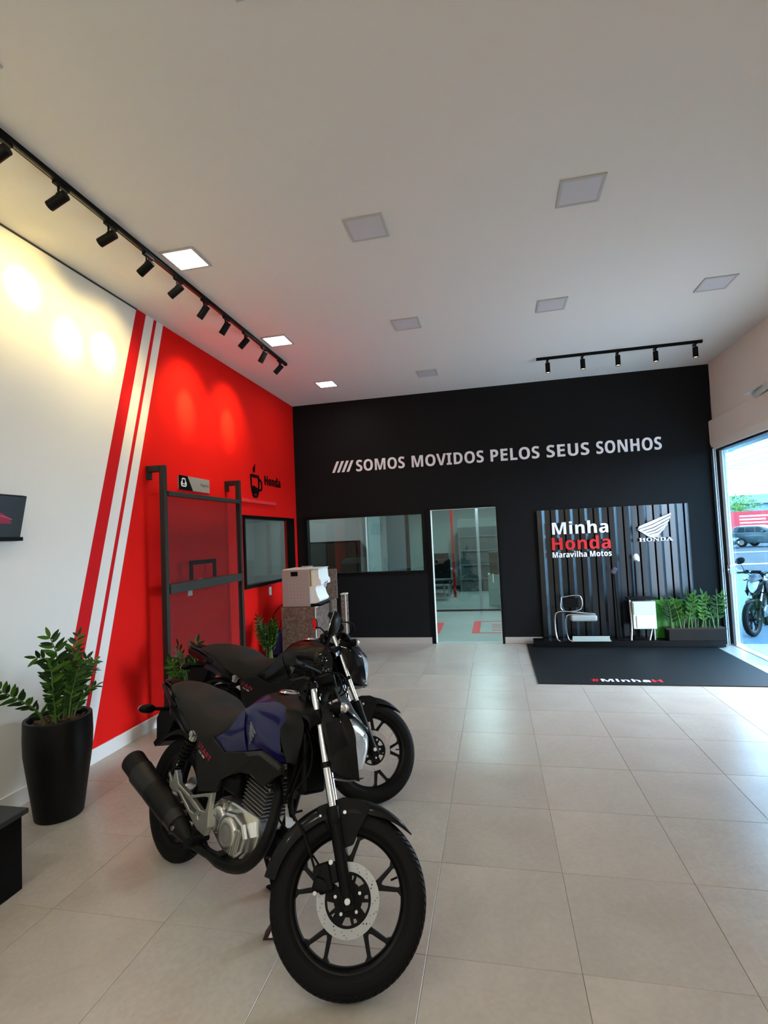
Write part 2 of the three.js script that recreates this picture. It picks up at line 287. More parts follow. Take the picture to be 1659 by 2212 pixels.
{
  const t = thing('light_track', 'long black ceiling track running beside the white and red wall', 'track', [-2.14, HC, 0]);
  add(t, 'rail', merge([span(-0.017, 0.017, -0.032, 0, -3.97, 1.3)]), M.track); add(t, 'conductor_strip', span(-0.004, 0.004, -0.0335, -0.031, -3.9, 1.3), std({ color: 0x6d6a66, metalness: 0.8, roughness: 0.4 })); add(t, 'end_cap', span(-0.019, 0.019, -0.034, 0, -3.985, -3.955), M.track);
  const zs = [-0.07, -0.46, -0.88, -1.28, -1.67, -2.08, -2.47, -2.88, -3.33, -3.79], ord = ['nearest, cut by the left picture edge', 'second', 'third', 'fourth', 'fifth', 'sixth', 'seventh', 'eighth', 'ninth', 'last, at the end cap'];
  const aims = [[-0.74, -0.3, 0], [-0.74, -0.3, 0], [-0.74, -0.26, 0], [-0.74, -0.5, 0], [-0.74, -0.46, 0], [-0.6, -0.75, 0.02], [-0.6, -0.8, 0], [-0.74, -0.68, 0], [-0.55, -0.85, 0], [-0.74, -0.68, 0]];
  const on = [1, 0.9, 1.15, 0.75, 0.95, 0.4, 0.15, 2.2, 0.12, 1.8];
  zs.forEach((z, i) => spot(`black can spotlight on the long wall track, ${ord[i]}`, -2.14, z, aims[i], on[i], 'cans on the long track'));
  for (const z of [0.35, 0.75, 1.15]) spot(`black can spotlight on the long track beyond the picture edge, ${z < 0.5 ? 'first' : z < 1 ? 'second' : 'third'} one out`, -2.14, z, [-0.74, -0.3, 0], 1, 'cans on the long track, out of the picture');
  const u = thing('light_track', 'short black ceiling track in front of the black wall', 'track', [0, HC, -4.9]);
  add(u, 'rail', span(1.04, 3.03, -0.032, 0, -0.017, 0.017), M.track); add(u, 'end_cap', span(3.02, 3.045, -0.034, 0, -0.019, 0.019), M.track);
  [1.18, 1.62, 2.05, 2.5, 2.96].forEach((x, i) => spot(`black can spotlight on the short track, ${['first from the slogan side', 'second', 'middle', 'fourth', 'last, by the beige beam'][i]}`, x, -4.9, [0, -1, -0.03], 0.29, 'cans on the short track').children.forEach((c) => { if (c.name === 'stem' || c.name === 'adapter') c.position.z = 0; }));
}
// ---------------------------------------------------------------- lettering and signs on the walls
{
  const t = thing('wall_lettering', 'white slogan lettering with four slashes across the black wall', 'lettering', [0, 0, ZB]);
  const words = [['SOMOS', -1.796, -0.985], ['MOVIDOS', -0.87, 0.27], ['PELOS', 0.375, 1.11], ['SEUS', 1.215, 1.83], ['SONHOS', 1.93, 2.83]];
  for (const [w, a, b] of words) add(t, 'word', text(w, b - a, 0.188, 0.014).translate(a, 2.812, 0), M.letter);
  for (let k = 0; k < 4; k++) { const x = -2.211 + k * 0.083; add(t, 'slash', extr(shape([[x, 2.815], [x + 0.042, 2.815], [x + 0.125, 3.0], [x + 0.083, 3.0]]), 0.014), M.letter); }
}
function onLeft(geo, z, y, off = 0) { return geo.rotateY(Math.PI / 2).translate(XL + off, y, z); }  // shape x runs towards the black wall
{
  const t = thing('wall_logo', 'black cup pictogram with maker name on the red wall', 'logo');
  const cup = shape([[0, 0.31], [0.02, 0.33], [0.25, 0.33], [0.275, 0.305], [0.275, 0.18], [0.235, 0.05], [0.195, 0.005], [0.09, 0.005], [0.05, 0.04], [0.012, 0.16]]);
  poly([[0.035, 0.29], [0.24, 0.29], [0.24, 0.18], [0.205, 0.065], [0.18, 0.038], [0.105, 0.038], [0.08, 0.062], [0.045, 0.16]], cup);
  add(t, 'cup_outline', onLeft(extr(cup, 0.008), -4.36, 2.335), M.frameBlack);
  add(t, 'coffee_fill', onLeft(extr(shape([[0.06, 0.155], [0.085, 0.172], [0.11, 0.17], [0.222, 0.14], [0.225, 0.125], [0.192, 0.07], [0.172, 0.055], [0.112, 0.055], [0.092, 0.07]]), 0.008), -4.36, 2.335), M.frameBlack);
  const han = shape([[0.27, 0.285], [0.33, 0.275], [0.365, 0.235], [0.365, 0.15], [0.335, 0.11], [0.262, 0.1], [0.255, 0.13], [0.32, 0.14], [0.335, 0.165], [0.335, 0.225], [0.31, 0.25], [0.27, 0.255]]);
  add(t, 'cup_handle', onLeft(extr(han, 0.008), -4.36, 2.335), M.frameBlack);
  add(t, 'steam', onLeft(extr(shape([[0.09, 0.36], [0.14, 0.36], [0.15, 0.43], [0.155, 0.48], [0.135, 0.455], [0.105, 0.435], [0.085, 0.41]]), 0.008), -4.36, 2.335), M.frameBlack);
  add(t, 'name', onLeft(text('Honda', 0.56, 0.135, 0.008, font, 'H'), -4.815, 2.55), M.frameBlack);
  const l = thing('lit_strip_ledge', 'slim ledge painted lighter red as a lit strip under the cup pictogram', 'ledge'); add(l, 'board', rspan(XL, XL + 0.03, 2.262, 2.306, -5.145, -4.05, 0.003), std({ color: 0xea3a3e, roughness: 0.5 }));  // lighter red stands in for a strip of light on the wall
}
{
  const t = thing('wall_sign', 'small black and grey waiting area sign on the red wall', 'sign');
  add(t, 'plate', onLeft(extr(shape([[0, 0], [0.6, 0], [0.6, 0.155], [0, 0.155]]), 0.012, 0.002), -2.693, 2.309), std({ color: 0xa9a7a0, metalness: 0.3, roughness: 0.4 }));
  add(t, 'dark_field', onLeft(extr(shape([[0, 0], [0.26, 0], [0.16, 0.155], [0, 0.155]]), 0.002), -2.693, 2.309, 0.0125), M.frameBlack);
  const s = shape([[0.03, 0.05], [0.045, 0.035], [0.115, 0.035], [0.13, 0.05], [0.13, 0.085], [0.115, 0.09], [0.113, 0.118], [0.1, 0.128], [0.06, 0.128], [0.047, 0.118], [0.045, 0.09], [0.03, 0.085]]);
  poly([[0.055, 0.115], [0.105, 0.115], [0.103, 0.07], [0.057, 0.07]], s); poly([[0.05, 0.06], [0.11, 0.06], [0.11, 0.047], [0.05, 0.047]], s);
  add(t, 'armchair_icon', onLeft(extr(s, 0.002), -2.70, 2.309, 0.0145), M.letter);
  add(t, 'word', onLeft(text('Espera', 0.155, 0.033, 0.002, fontR, 'E'), -2.693 - 0.42, 2.375, 0.0125), M.blackMatte);
}
{ // outlet
  const t = thing('wall_outlet', 'white power outlet on the red wall under the window', 'outlet'); add(t, 'plate', rspan(XL, XL + 0.01, 0.94, 1.06, -4.915, -4.84, 0.003), M.baseW); add(t, 'socket', span(XL + 0.009, XL + 0.012, 0.985, 1.015, -4.89, -4.865), std({ color: 0xbfbfbb, roughness: 0.5 }));
}
{ // screen on the white wall, tipped forwards
  const t = thing('wall_screen', 'dark tilted screen showing a red shape on the white wall', 'screen', [XL, 1.8, -0.21]);
  const c = document.createElement('canvas'); c.width = 512; c.height = 160; const x = c.getContext('2d');
  x.fillStyle = '#2b302f'; x.fillRect(0, 0, 512, 160); x.fillStyle = '#a3123a'; x.beginPath(); x.moveTo(478, 108); x.quadraticCurveTo(462, 66, 405, 58); x.lineTo(300, 70); x.lineTo(270, 104); x.closePath(); x.fill(); x.strokeStyle = '#c85a74'; x.lineWidth = 4; x.beginPath(); x.moveTo(476, 92); x.quadraticCurveTo(440, 72, 390, 76); x.stroke();
  const tex = new THREE.CanvasTexture(c); tex.colorSpace = THREE.SRGBColorSpace;
  const g = sub(t, 'display'); g.rotation.z = -0.21; g.position.set(0.012, 0.02, 0);
  add(g, 'casing', rspan(-0.04, 0.0, 0, 0.29, -0.58, 0.58, 0.004).translate(0.04, 0, 0), M.frameBlack);
  add(g, 'picture', new THREE.PlaneGeometry(1.15, 0.275).rotateY(Math.PI / 2).translate(0.041, 0.145, 0), std({ map: tex, roughness: 0.3 }));
  add(t, 'shelf_lip', rspan(0, 0.055, -0.008, 0.018, -0.6, 0.58, 0.003), M.blackMatte); add(t, 'wall_bracket', rspan(0, 0.03, 0.05, 0.22, -0.2, 0.2, 0.004), M.blackMatte);
}
// ================================================================ the motorcycles
// own axes: x forwards, y up, z to the machine's right hand; origin where the rear tyre meets the floor
const B = {
  rubber: phy({ color: C(0.0040, 0.0040, 0.0042), roughness: 0.58, specularIntensity: 0.26 }), rimBlack: phy({ color: C(0.0024, 0.0024, 0.0028), roughness: 0.35, specularIntensity: 0.33 }), gloss: phy({ color: C(0.002, 0.0022, 0.0024), roughness: 0.4, specularIntensity: 0.1, clearcoat: 0.4, clearcoatRoughness: 0.03 }),
  matte: phy({ color: C(0.0028, 0.0029, 0.0030), roughness: 0.45, specularIntensity: 0.24 }), dark: phy({ color: C(0.0088, 0.0086, 0.0078), roughness: 0.5, specularIntensity: 0.35, bumpMap: texFine, bumpScale: 0.0002 }), cover: phy({ color: C(0.0045, 0.0045, 0.0045), roughness: 0.5, specularIntensity: 0.27 }),
  guard: phy({ color: C(0.004, 0.004, 0.004), roughness: 0.38, specularIntensity: 0.2, clearcoat: 0.15, clearcoatRoughness: 0.1 }),
  chrome: std({ color: 0xd4d7da, metalness: 1, roughness: 0.14 }), bolt: std({ color: 0xc9ccce, metalness: 1, roughness: 0.3 }), alu: std({ color: 0xc4c3bb, metalness: 0.9, roughness: 0.36 }), cast: std({ color: 0xc6c7c4, metalness: 0.92, roughness: 0.27 }),
  disc: std({ color: 0xa4a6a8, metalness: 0.9, roughness: 0.4 }), fin: std({ color: 0x8d8d8b, metalness: 0.8, roughness: 0.42 }), exhaust: phy({ color: C(0.0053, 0.0053, 0.0049), roughness: 0.5, specularIntensity: 0.33 }), shield: std({ color: 0x26241f, roughness: 0.42 }),
  seat: phy({ color: C(0.0221, 0.0191, 0.0166), roughness: 0.7, specularIntensity: 0.38, bumpMap: texFine, bumpScale: 0.0006 }), frame: phy({ color: C(0.0024, 0.0024, 0.0025), roughness: 0.38, specularIntensity: 0.24 }),
  blue: phy({ color: C(0.003, 0.0034, 0.052), roughness: 0.35, specularIntensity: 0.08, clearcoat: 0.62, clearcoatRoughness: 0.02 }), lens: phy({ color: 0xf4f8fb, roughness: 0.05, transmission: 0.75, thickness: 0, clearcoat: 1 }), reflector: std({ color: 0xd9dee2, metalness: 0.9, roughness: 0.25 }),
  amber: std({ color: 0xd98a2a, roughness: 0.4 }), redLens: phy({ color: 0x8a0f12, roughness: 0.2, clearcoat: 1 }), mirror: std({ color: 0xd8dadc, metalness: 1, roughness: 0.03 }),
  decalRed: std({ color: 0x9c0f20, roughness: 0.5 }), decalWhite: std({ color: 0xd8d8d4, roughness: 0.5 }), emblem: std({ color: 0x70737a, metalness: 0.6, roughness: 0.35 }),
};
const WBASE = 1.315, RW = 0.309, RAKE = THREE.MathUtils.degToRad(26.5), AXL = V(-Math.sin(RAKE), Math.cos(RAKE), 0), FWD = V(Math.cos(RAKE), Math.sin(RAKE), 0);
const st = (along, fwd, z = 0) => { const p = V(WBASE, RW, z).addScaledVector(AXL, along).addScaledVector(FWD, fwd); return [p.x, p.y, p.z]; };
function tyreTread(n, R) { // raised blocks, cut by slanted grooves, on both shoulders
  const prof = [[0.0, 0], [0.001, 0.012], [0.0045, 0.024], [0.0115, 0.0345], [0.0205, 0.0405]], out = [];
  for (const s of [1, -1]) {
    const pos = [], idx = [];
    for (let k = 0; k < n; k++) {
      const a0 = (k + (s > 0 ? 0 : 0.5)) / n * Math.PI * 2, da = Math.PI * 2 / n * 0.7, o = pos.length / 3;
      for (let lay = 0; lay < 2; lay++) prof.forEach(([dr, z], i) => { const sk = i * i * 0.007, r = R - dr + (lay ? -0.008 : 0); for (let e = 0; e < 3; e++) { const a = a0 + sk + da * e / 2; pos.push(r * Math.cos(a), r * Math.sin(a), s * (z + (i === 0 ? 0.0015 : 0))); } });
      const q = (a, b, c, d) => s > 0 ? idx.push(a, b, c, b, d, c) : idx.push(a, c, b, b, c, d), L = prof.length * 3;
      for (let i = 0; i + 1 < prof.length; i++) for (let e = 0; e < 2; e++) { const a = o + i * 3 + e; q(a, a + 1, a + 3, a + 4); }
      for (let i = 0; i + 1 < prof.length; i++) { const a = o + i * 3; q(a + L, a, a + L + 3, a + 3); q(a + 2, a + L + 2, a + 5, a + L + 5); }
      const z0 = o + (prof.length - 1) * 3; for (let e = 0; e < 2; e++) q(z0 + e, z0 + e + 1, z0 + L + e, z0 + L + e + 1);
    }
    let g = new THREE.BufferGeometry(); g.setAttribute('position', new THREE.Float32BufferAttribute(pos, 3)); g.setAttribute('uv', new THREE.Float32BufferAttribute(new Float32Array(pos.length / 3 * 2), 2)); g.setIndex(idx); g = g.toNonIndexed(); g.computeVertexNormals(); out.push(g);
  }
  return merge(out);
}
const G = {};
{ // shared wheel geometry, centred on the axle
  G.tyre = latheZ([[0.226, -0.03], [0.232, -0.036], [0.243, -0.0405], [0.2455, -0.0425], [0.249, -0.0415], [0.266, -0.0435], [0.284, -0.041], [0.292, -0.0345], [0.298, -0.024], [0.3015, -0.012], [0.3022, 0], [0.3015, 0.012], [0.298, 0.024], [0.292, 0.0345], [0.284, 0.041], [0.266, 0.0435], [0.249, 0.0415], [0.2455, 0.0425], [0.243, 0.0405], [0.232, 0.036], [0.226, 0.03]], 96);
  G.tread = tyreTread(76, 0.309);
  G.rim = latheZ([[0.208, -0.012], [0.2105, -0.024], [0.222, -0.029], [0.2315, -0.0335], [0.2335, -0.031], [0.229, -0.026], [0.225, 0], [0.229, 0.026], [0.2335, 0.031], [0.2315, 0.0335], [0.222, 0.029], [0.2105, 0.024], [0.208, 0.012], [0.2065, 0], [0.208, -0.012]], 96);
  const sp = [];
  for (let k = 0; k < 5; k++) {
    const P = (r, a) => [r * Math.cos(a), r * Math.sin(a)], s = shape([P(0.035, -0.42), P(0.1, -0.13), P(0.128, -0.15), P(0.195, -0.235), P(0.212, -0.33), P(0.2125, -0.145), P(0.2, -0.165), P(0.146, -0.055), P(0.138, 0), P(0.146, 0.055), P(0.2, 0.165), P(0.2125, 0.145), P(0.212, 0.33), P(0.195, 0.235), P(0.128, 0.15), P(0.1, 0.13), P(0.035, 0.42)]);
    sp.push(extr(s, 0.022, 0.003).translate(0, 0, -0.011).rotateZ(k * Math.PI * 2 / 5));
  }
  G.spoke = sp;
  G.hub = latheZ([[0.001, -0.062], [0.03, -0.062], [0.038, -0.055], [0.052, -0.03], [0.052, 0.03], [0.056, 0.034], [0.056, 0.044], [0.03, 0.05], [0.001, 0.052]], 36);
  G.drum = latheZ([[0.001, -0.05], [0.07, -0.05], [0.078, -0.04], [0.078, 0.03], [0.07, 0.045], [0.03, 0.055], [0.001, 0.055]], 40);
  const d = new THREE.Shape(); d.absarc(0, 0, 0.1218, 0, Math.PI * 2); circleHole(d, 0, 0, 0.089);
  for (let k = 0; k < 5; k++) for (const [r, a] of [[0.096, 0.05], [0.104, 0.14], [0.113, 0.22], [0.1, 0.42], [0.109, 0.52], [0.116, 0.6], [0.097, 0.8], [0.105, 0.9], [0.114, 0.98]]) { const t = k * 1.2566 + a; circleHole(d, r * Math.cos(t), r * Math.sin(t), 0.0026); }
  G.disc = extr(d, 0.004, 0, 48).translate(0, 0, 0.052);
  const c = new THREE.Shape(); c.absarc(0, 0, 0.0895, 0, Math.PI * 2);
  for (let k = 0; k < 5; k++) { const a = k * 1.2566 + 0.62, P = (r, t) => [r * Math.cos(t), r * Math.sin(t)]; poly([P(0.052, a - 0.12), P(0.08, a - 0.26), P(0.081, a), P(0.08, a + 0.2), P(0.055, a + 0.14)], c); poly([P(0.064, a + 0.36), P(0.078, a + 0.33), P(0.079, a + 0.5), P(0.066, a + 0.52)], c); }
  G.carrier = extr(c, 0.006, 0, 32).translate(0, 0, 0.05);
  G.boltHead = rod([0, 0, 0], [0, 0, 0.006], 0.0075, 0.006, 10);
}
function wheel(root, name, x, turn, front) {
  const w = sub(root, name); w.position.set(x, RW, 0); w.rotation.z = turn;
  add(w, 'tyre', G.tyre, B.rubber); const t = add(w, 'tyre_tread', G.tread, B.rubber); t.userData.kind = 'stuff';
  add(w, 'rim', G.rim, B.rimBlack); for (const s of G.spoke) add(w, 'spoke', s, B.rimBlack);
  add(w, 'valve', rod([0.205, 0, 0.0], [0.178, 0, 0.006], 0.004, 0.004, 8), B.rubber);
  if (front) {
    add(w, 'hub', G.hub, B.rimBlack); add(w, 'brake_disc', G.disc, B.disc); add(w, 'disc_carrier', G.carrier, B.matte);
    for (let k = 0; k < 5; k++) add(w, 'disc_bolt', G.boltHead.clone().translate(0.05 * Math.cos(k * 1.2566 + 0.1), 0.05 * Math.sin(k * 1.2566 + 0.1), 0.056), B.bolt);
  } else { add(w, 'hub_drum', G.drum, B.cast); add(w, 'sprocket', latheZ([[0.06, -0.075], [0.098, -0.075], [0.1, -0.072], [0.1, -0.068], [0.06, -0.068]], 40), B.bolt); }
  return w;
}
const both = (g) => [g, mirrorZ(g)];
function makeBike(o) {
  const root = thing('motorcycle', o.label, 'motorcycle');
  const lastPaint = o.paint;
  // ------------------------------------------------ steered parts
  const S = new THREE.Matrix4().makeTranslation(WBASE + 0.09, 0, 0).multiply(new THREE.Matrix4().makeRotationAxis(AXL, o.steer)).multiply(new THREE.Matrix4().makeTranslation(-WBASE - 0.09, 0, 0));
  const steered = (name, label) => { const g = sub(root, name, label); g.applyMatrix4(S); return g; };
  { const w = wheel(root, 'front_wheel', WBASE, 0, true); w.position.set(0, 0, 0); w.rotation.set(0, 0, 0); w.applyMatrix4(new THREE.Matrix4().multiplyMatrices(S, new THREE.Matrix4().makeTranslation(WBASE, RW, 0)).multiply(new THREE.Matrix4().makeRotationZ(o.frontTurn))); }
  { // telescopic fork
    const f = steered('front_fork');
    for (const s of [1, -1]) {
      const z = 0.092 * s;
      add(f, 'slider', merge([rod(st(-0.015, 0, z), st(0.26, 0, z), 0.0225, 0.0235, 20), rod(st(0.255, 0, z), st(0.275, 0, z), 0.0235, 0.0275, 20), rod(st(0.275, 0, z), st(0.318, 0, z), 0.0275, 0.027, 20), rod(st(0.318, 0, z), st(0.322, 0, z), 0.027, 0.02, 20), rbox(0.05, 0.06, 0.03, 0.008).rotateZ(RAKE).translate(...st(-0.005, 0, z))]), B.matte);
      add(f, 'stanchion', rod(st(0.3, 0, z), st(0.83, 0, z), 0.0168, 0.0168, 22), B.chrome);
      add(f, 'clamp_ring', rod(st(0.468, 0, z), st(0.49, 0, z), 0.0215, 0.0215, 18), B.frame);
      add(f, 'lower_clamp', merge([rod(st(0.665, 0, z), st(0.705, 0, z), 0.0265, 0.0265, 18), rbox(0.05, 0.032, 0.1, 0.006).rotateZ(RAKE).translate(...st(0.685, -0.02, z * 0.5))]), B.frame);
      add(f, 'top_clamp', merge([rod(st(0.8, 0, z), st(0.826, 0, z), 0.0245, 0.0245, 18), rbox(0.05, 0.022, 0.1, 0.006).rotateZ(RAKE).translate(...st(0.813, -0.02, z * 0.5))]), B.matte);
      add(f, 'axle_bolt', rod([WBASE, RW, z + 0.018 * s], [WBASE, RW, z + 0.026 * s], 0.013, 0.011, 12), B.bolt);
    }
    add(f, 'axle', rod([WBASE, RW, -0.1], [WBASE, RW, 0.1], 0.008), B.bolt);
    add(f, 'steering_stem', rod(st(0.66, -0.045, 0), st(0.84, -0.045, 0), 0.02), B.frame);
  }
  { // mudguard hugging the tyre, with the side plates that bolt it to the fork
    const f = steered('front_mudguard'), rows = [], n = 13;
    for (let k = 0; k < n; k++) {
      const t = k / (n - 1), a = THREE.MathUtils.degToRad(53 + t * 128), tip = Math.min(1, Math.sin(Math.min(1, t * 2.6 + 0.04) * Math.PI / 2)), d = 0.056 - 0.02 * Math.abs(t - 0.6), w = 0.067 * tip * (t > 0.85 ? 1 - (t - 0.85) * 1.2 : 1), r = 0.34 - 0.008 * (1 - tip) + 0.012 * Math.max(0, t - 0.7), c = Math.cos(a), s = Math.sin(a), P = (rr_, z) => [WBASE + rr_ * c, RW + rr_ * s, z];
      rows.push([P(r - d * tip, w), P(r - 0.014 * tip, w * 0.9), P(r - 0.002, w * 0.45), P(r, 0), P(r - 0.002, -w * 0.45), P(r - 0.014 * tip, -w * 0.9), P(r - d * tip, -w)]);
    }
    add(f, 'shell', quilt(rows, 3, 3, 0.0025), B.guard);
    const pl = [st(0.345, 0.05), st(0.335, -0.06), st(0.31, -0.07), st(0.285, -0.045), st(0.25, -0.03), st(0.165, -0.018), st(0.17, 0.055), st(0.215, 0.09), st(0.265, 0.14), st(0.29, 0.15), st(0.325, 0.11)].map((p) => [p[0], p[1]]);
    for (const g of both(plate(pl, () => 0.066, 0.006))) add(f, 'side_plate', g, B.matte);
    for (const [a, b, r] of [[0.29, 0.045, 0.0085], [0.3, -0.055, 0.006]]) add(f, 'bolt', rod(st(a, b, 0.066), st(a, b, 0.072), r, r * 0.8, 10), B.bolt);
  }
  { // caliper and hose
    const c = steered('brake_caliper');
    add(c, 'body', merge([rbox(0.062, 0.1, 0.036, 0.012).rotateZ(0.5).translate(...st(0.09, -0.075, 0.064)), rbox(0.045, 0.05, 0.05, 0.012).translate(...st(0.075, -0.1, 0.066)), rbox(0.03, 0.07, 0.02, 0.006).rotateZ(RAKE).translate(...st(0.1, -0.035, 0.082)), rod(st(0.12, -0.1, 0.075), st(0.12, -0.1, 0.092), 0.014), rod(st(0.07, -0.085, 0.078), st(0.07, -0.085, 0.092), 0.016)]), B.matte);
    add(c, 'bolt', rod(st(0.135, -0.04, 0.086), st(0.135, -0.04, 0.096), 0.0085), B.bolt); add(c, 'bolt', rod(st(0.052, -0.118, 0.08), st(0.052, -0.118, 0.092), 0.007), B.bolt);
    const h = steered('brake_hose');
    add(h, 'hose', tube([st(0.12, -0.105, 0.085), st(0.19, -0.115, 0.09), st(0.26, -0.13, 0.09), st(0.33, -0.16, 0.085), st(0.4, -0.15, 0.075), st(0.47, -0.075, 0.07), st(0.55, -0.05, 0.06), st(0.7, -0.06, 0.07), st(0.83, -0.01, 0.12), st(0.86, 0.02, 0.18)], 0.0048, 60, 8), B.rubber);
    add(h, 'sleeve', tube([st(0.185, -0.114, 0.09), st(0.21, -0.119, 0.09), st(0.235, -0.124, 0.09)], 0.008, 8, 8), B.rubber);
    add(h, 'clip', rbox(0.02, 0.035, 0.02, 0.004).translate(...st(0.4, -0.145, 0.075)), B.matte);
    const k = steered('speedometer_cable'); add(k, 'cable', tube([st(0.02, -0.05, -0.07), st(0.2, -0.14, -0.08), st(0.34, -0.24, -0.04), st(0.42, -0.16, 0.03), st(0.58, -0.07, 0.02), st(0.78, 0.03, 0.0)], 0.0042, 50, 7), B.rubber);
  }
  { // handlebar and its controls
    const h = steered('handlebar');
    const half = [[0.925, 1.045, 0], [0.93, 1.048, 0.06], [0.945, 1.075, 0.14], [0.942, 1.08, 0.21], [0.882, 1.062, 0.36]];
    add(h, 'bar', merge([tube(half, 0.011, 40, 10), tube(half.map(([x, y, z]) => [x, y, -z]), 0.011, 40, 10)]), B.frame);
    add(h, 'riser', rbox(0.045, 0.045, 0.11, 0.008).translate(0.928, 1.035, 0), B.matte);
    for (const s of [1, -1]) {
      const P = (x, y, z) => [x, y, z * s];
      const grip = [rod(P(0.931, 1.076, 0.238), P(0.884, 1.0625, 0.356), 0.0168, 0.0168, 18), rod(P(0.884, 1.0625, 0.356), P(0.881, 1.0615, 0.364), 0.0205, 0.0195, 18), rod(P(0.934, 1.077, 0.23), P(0.931, 1.076, 0.238), 0.021, 0.021, 18)];
      for (let k = 0; k < 7; k++) { const t = (k + 0.5) / 7, a = [0.931 - 0.047 * t, 1.076 - 0.0135 * t, (0.238 + 0.118 * t) * s], b = [a[0] - 0.003, a[1] - 0.001, a[2] + 0.007 * s]; grip.push(rod(a, b, 0.0178, 0.0178, 14)); }
      add(h, 'grip', merge(grip), B.rubber);
      add(h, 'switch_box', rbox(0.046, 0.05, 0.04, 0.008).translate(...P(0.938, 1.077, 0.2)), B.matte);
      add(h, 'lever', merge([tube([P(0.955, 1.078, 0.19), P(0.985, 1.074, 0.22), P(0.975, 1.066, 0.29), P(0.935, 1.055, 0.37)], 0.0065, 24, 8), rod(P(0.935, 1.055, 0.367), P(0.932, 1.054, 0.374), 0.009)]), s > 0 ? B.matte : B.matte);
      add(h, 'lever_bracket', merge([rbox(0.04, 0.03, 0.04, 0.006).translate(...P(0.957, 1.08, 0.18)), rod(P(0.965, 1.085, 0.21), P(0.97, 1.115, 0.215), 0.011)]), B.matte);
      if (!(o.mirrors ?? []).includes(s)) continue;
      const m = steered('mirror');
      add(m, 'stalk', tube([P(0.97, 1.11, 0.215), P(0.972, 1.15, 0.222), P(0.985, 1.2, 0.24), P(0.985, 1.25, 0.25)], 0.0055, 24, 8), B.matte);
      const mg = new THREE.SphereGeometry(1, 28, 18, 0, Math.PI * 2, 0, Math.PI / 2).rotateZ(-Math.PI / 2); // dome bulging to +x
      const tilt = new THREE.Matrix4().makeTranslation(...P(0.978, 1.288, 0.262)).multiply(new THREE.Matrix4().makeRotationY((o.mirrorYaw ?? 0.1) * s)).multiply(new THREE.Matrix4().makeRotationX(0.5 * s));
      const cap = mg.clone().scale(0.04, 0.06, 0.085); cap.applyMatrix4(tilt); add(m, 'housing', cap, B.matte);
      const face = rod([0, 0, 0], [-0.003, 0, 0], 1, 1, 36); face.scale(1, 0.057, 0.082); face.applyMatrix4(tilt); add(m, 'mirror_glass', face, B.mirror);
    }
    if (o.foldedMirror) { // left mirror swung inwards so that its glass looks at the red wall
      const m = steered('mirror'), at = o.foldedMirror.at, n = V(...o.foldedMirror.facing).normalize(), qn = new THREE.Quaternion().setFromUnitVectors(V(1, 0, 0), n.clone().negate()), mm = new THREE.Matrix4().compose(V(...at), qn, V(1, 1, 1));
      add(m, 'stalk', tube([[0.965, 1.1, -0.215], [0.955, 1.13, -0.24], [0.92, 1.17, -0.26], [at[0] + 0.01, at[1] - 0.03, at[2] + 0.01]], 0.0055, 24, 8), B.matte);
      add(m, 'housing', new THREE.SphereGeometry(1, 28, 18, 0, Math.PI * 2, 0, Math.PI / 2).rotateZ(-Math.PI / 2).scale(0.02, 0.046, 0.03).applyMatrix4(mm), B.matte);
      const face = rod([0, 0, 0], [-0.003, 0, 0], 1, 1, 36); face.scale(1, 0.043, 0.027); add(m, 'mirror_glass', face.applyMatrix4(mm), B.mirror);
    }
    const mc = steered('brake_reservoir'); add(mc, 'reservoir', merge([rbox(0.045, 0.036, 0.05, 0.008).translate(0.965, 1.1, 0.165), rbox(0.05, 0.008, 0.055, 0.003).translate(0.965, 1.121, 0.165)]), B.matte);
    const cb = steered('control_cables');
    for (const [z, k, dz] of [[0.19, 0.03, 0.02], [0.2, 0.055, 0.05], [-0.19, 0.03, -0.02], [-0.2, 0.05, -0.05]]) add(cb, 'cable', tube([[0.96, 1.08, z], [1.02 + k, 1.1, z * 0.8], [1.05 + k, 1.05, z * 0.45], [1.02, 0.97, z * 0.3 + dz * 0.3], [0.985, 0.85, dz], [0.95, 0.74, dz]], 0.0042, 40, 7), B.rubber);
  }
  { // instrument, headlight, nose
    const n = steered('headlight');
    const LU = [0.436, 0.475, 0.515, 0.56, 0.605, 0.64], LF = [0.15, 0.172, 0.19, 0.197, 0.184, 0.166], LW = [0.028, 0.055, 0.072, 0.082, 0.088, 0.086], LE = [0.125, 0.13, 0.134, 0.14, 0.136, 0.126]; // height up the fork, centre and edge reach, half width
    const rows = LU.map((u, k) => [1, 0.8, 0.4, 0, -0.4, -0.8, -1].map((s) => st(u, LF[k] - (LF[k] - LE[k]) * Math.pow(Math.abs(s), 1.6), LW[k] * s)));
    add(n, 'lens', quilt(rows, 4, 5, 0.003), B.lens);
    const back = []; for (let k = 0; k < 6; k++) back.push([1, 0.5, 0, -0.5, -1].map((s) => st(LU[k], LE[k] - 0.012 - 0.03 * (1 - s * s), LW[k] * s * 0.97)));
    add(n, 'reflector', quilt(back, 4, 4, 0.002), B.reflector);
    add(n, 'lamp_divider', merge([tube([st(0.56, 0.185, -0.06), st(0.555, 0.197, 0), st(0.56, 0.185, 0.06)], 0.004, 16, 6), tube([st(0.45, 0.155, 0), st(0.5, 0.178, 0.0), st(0.555, 0.195, 0)], 0.003, 16, 6)]), B.reflector);
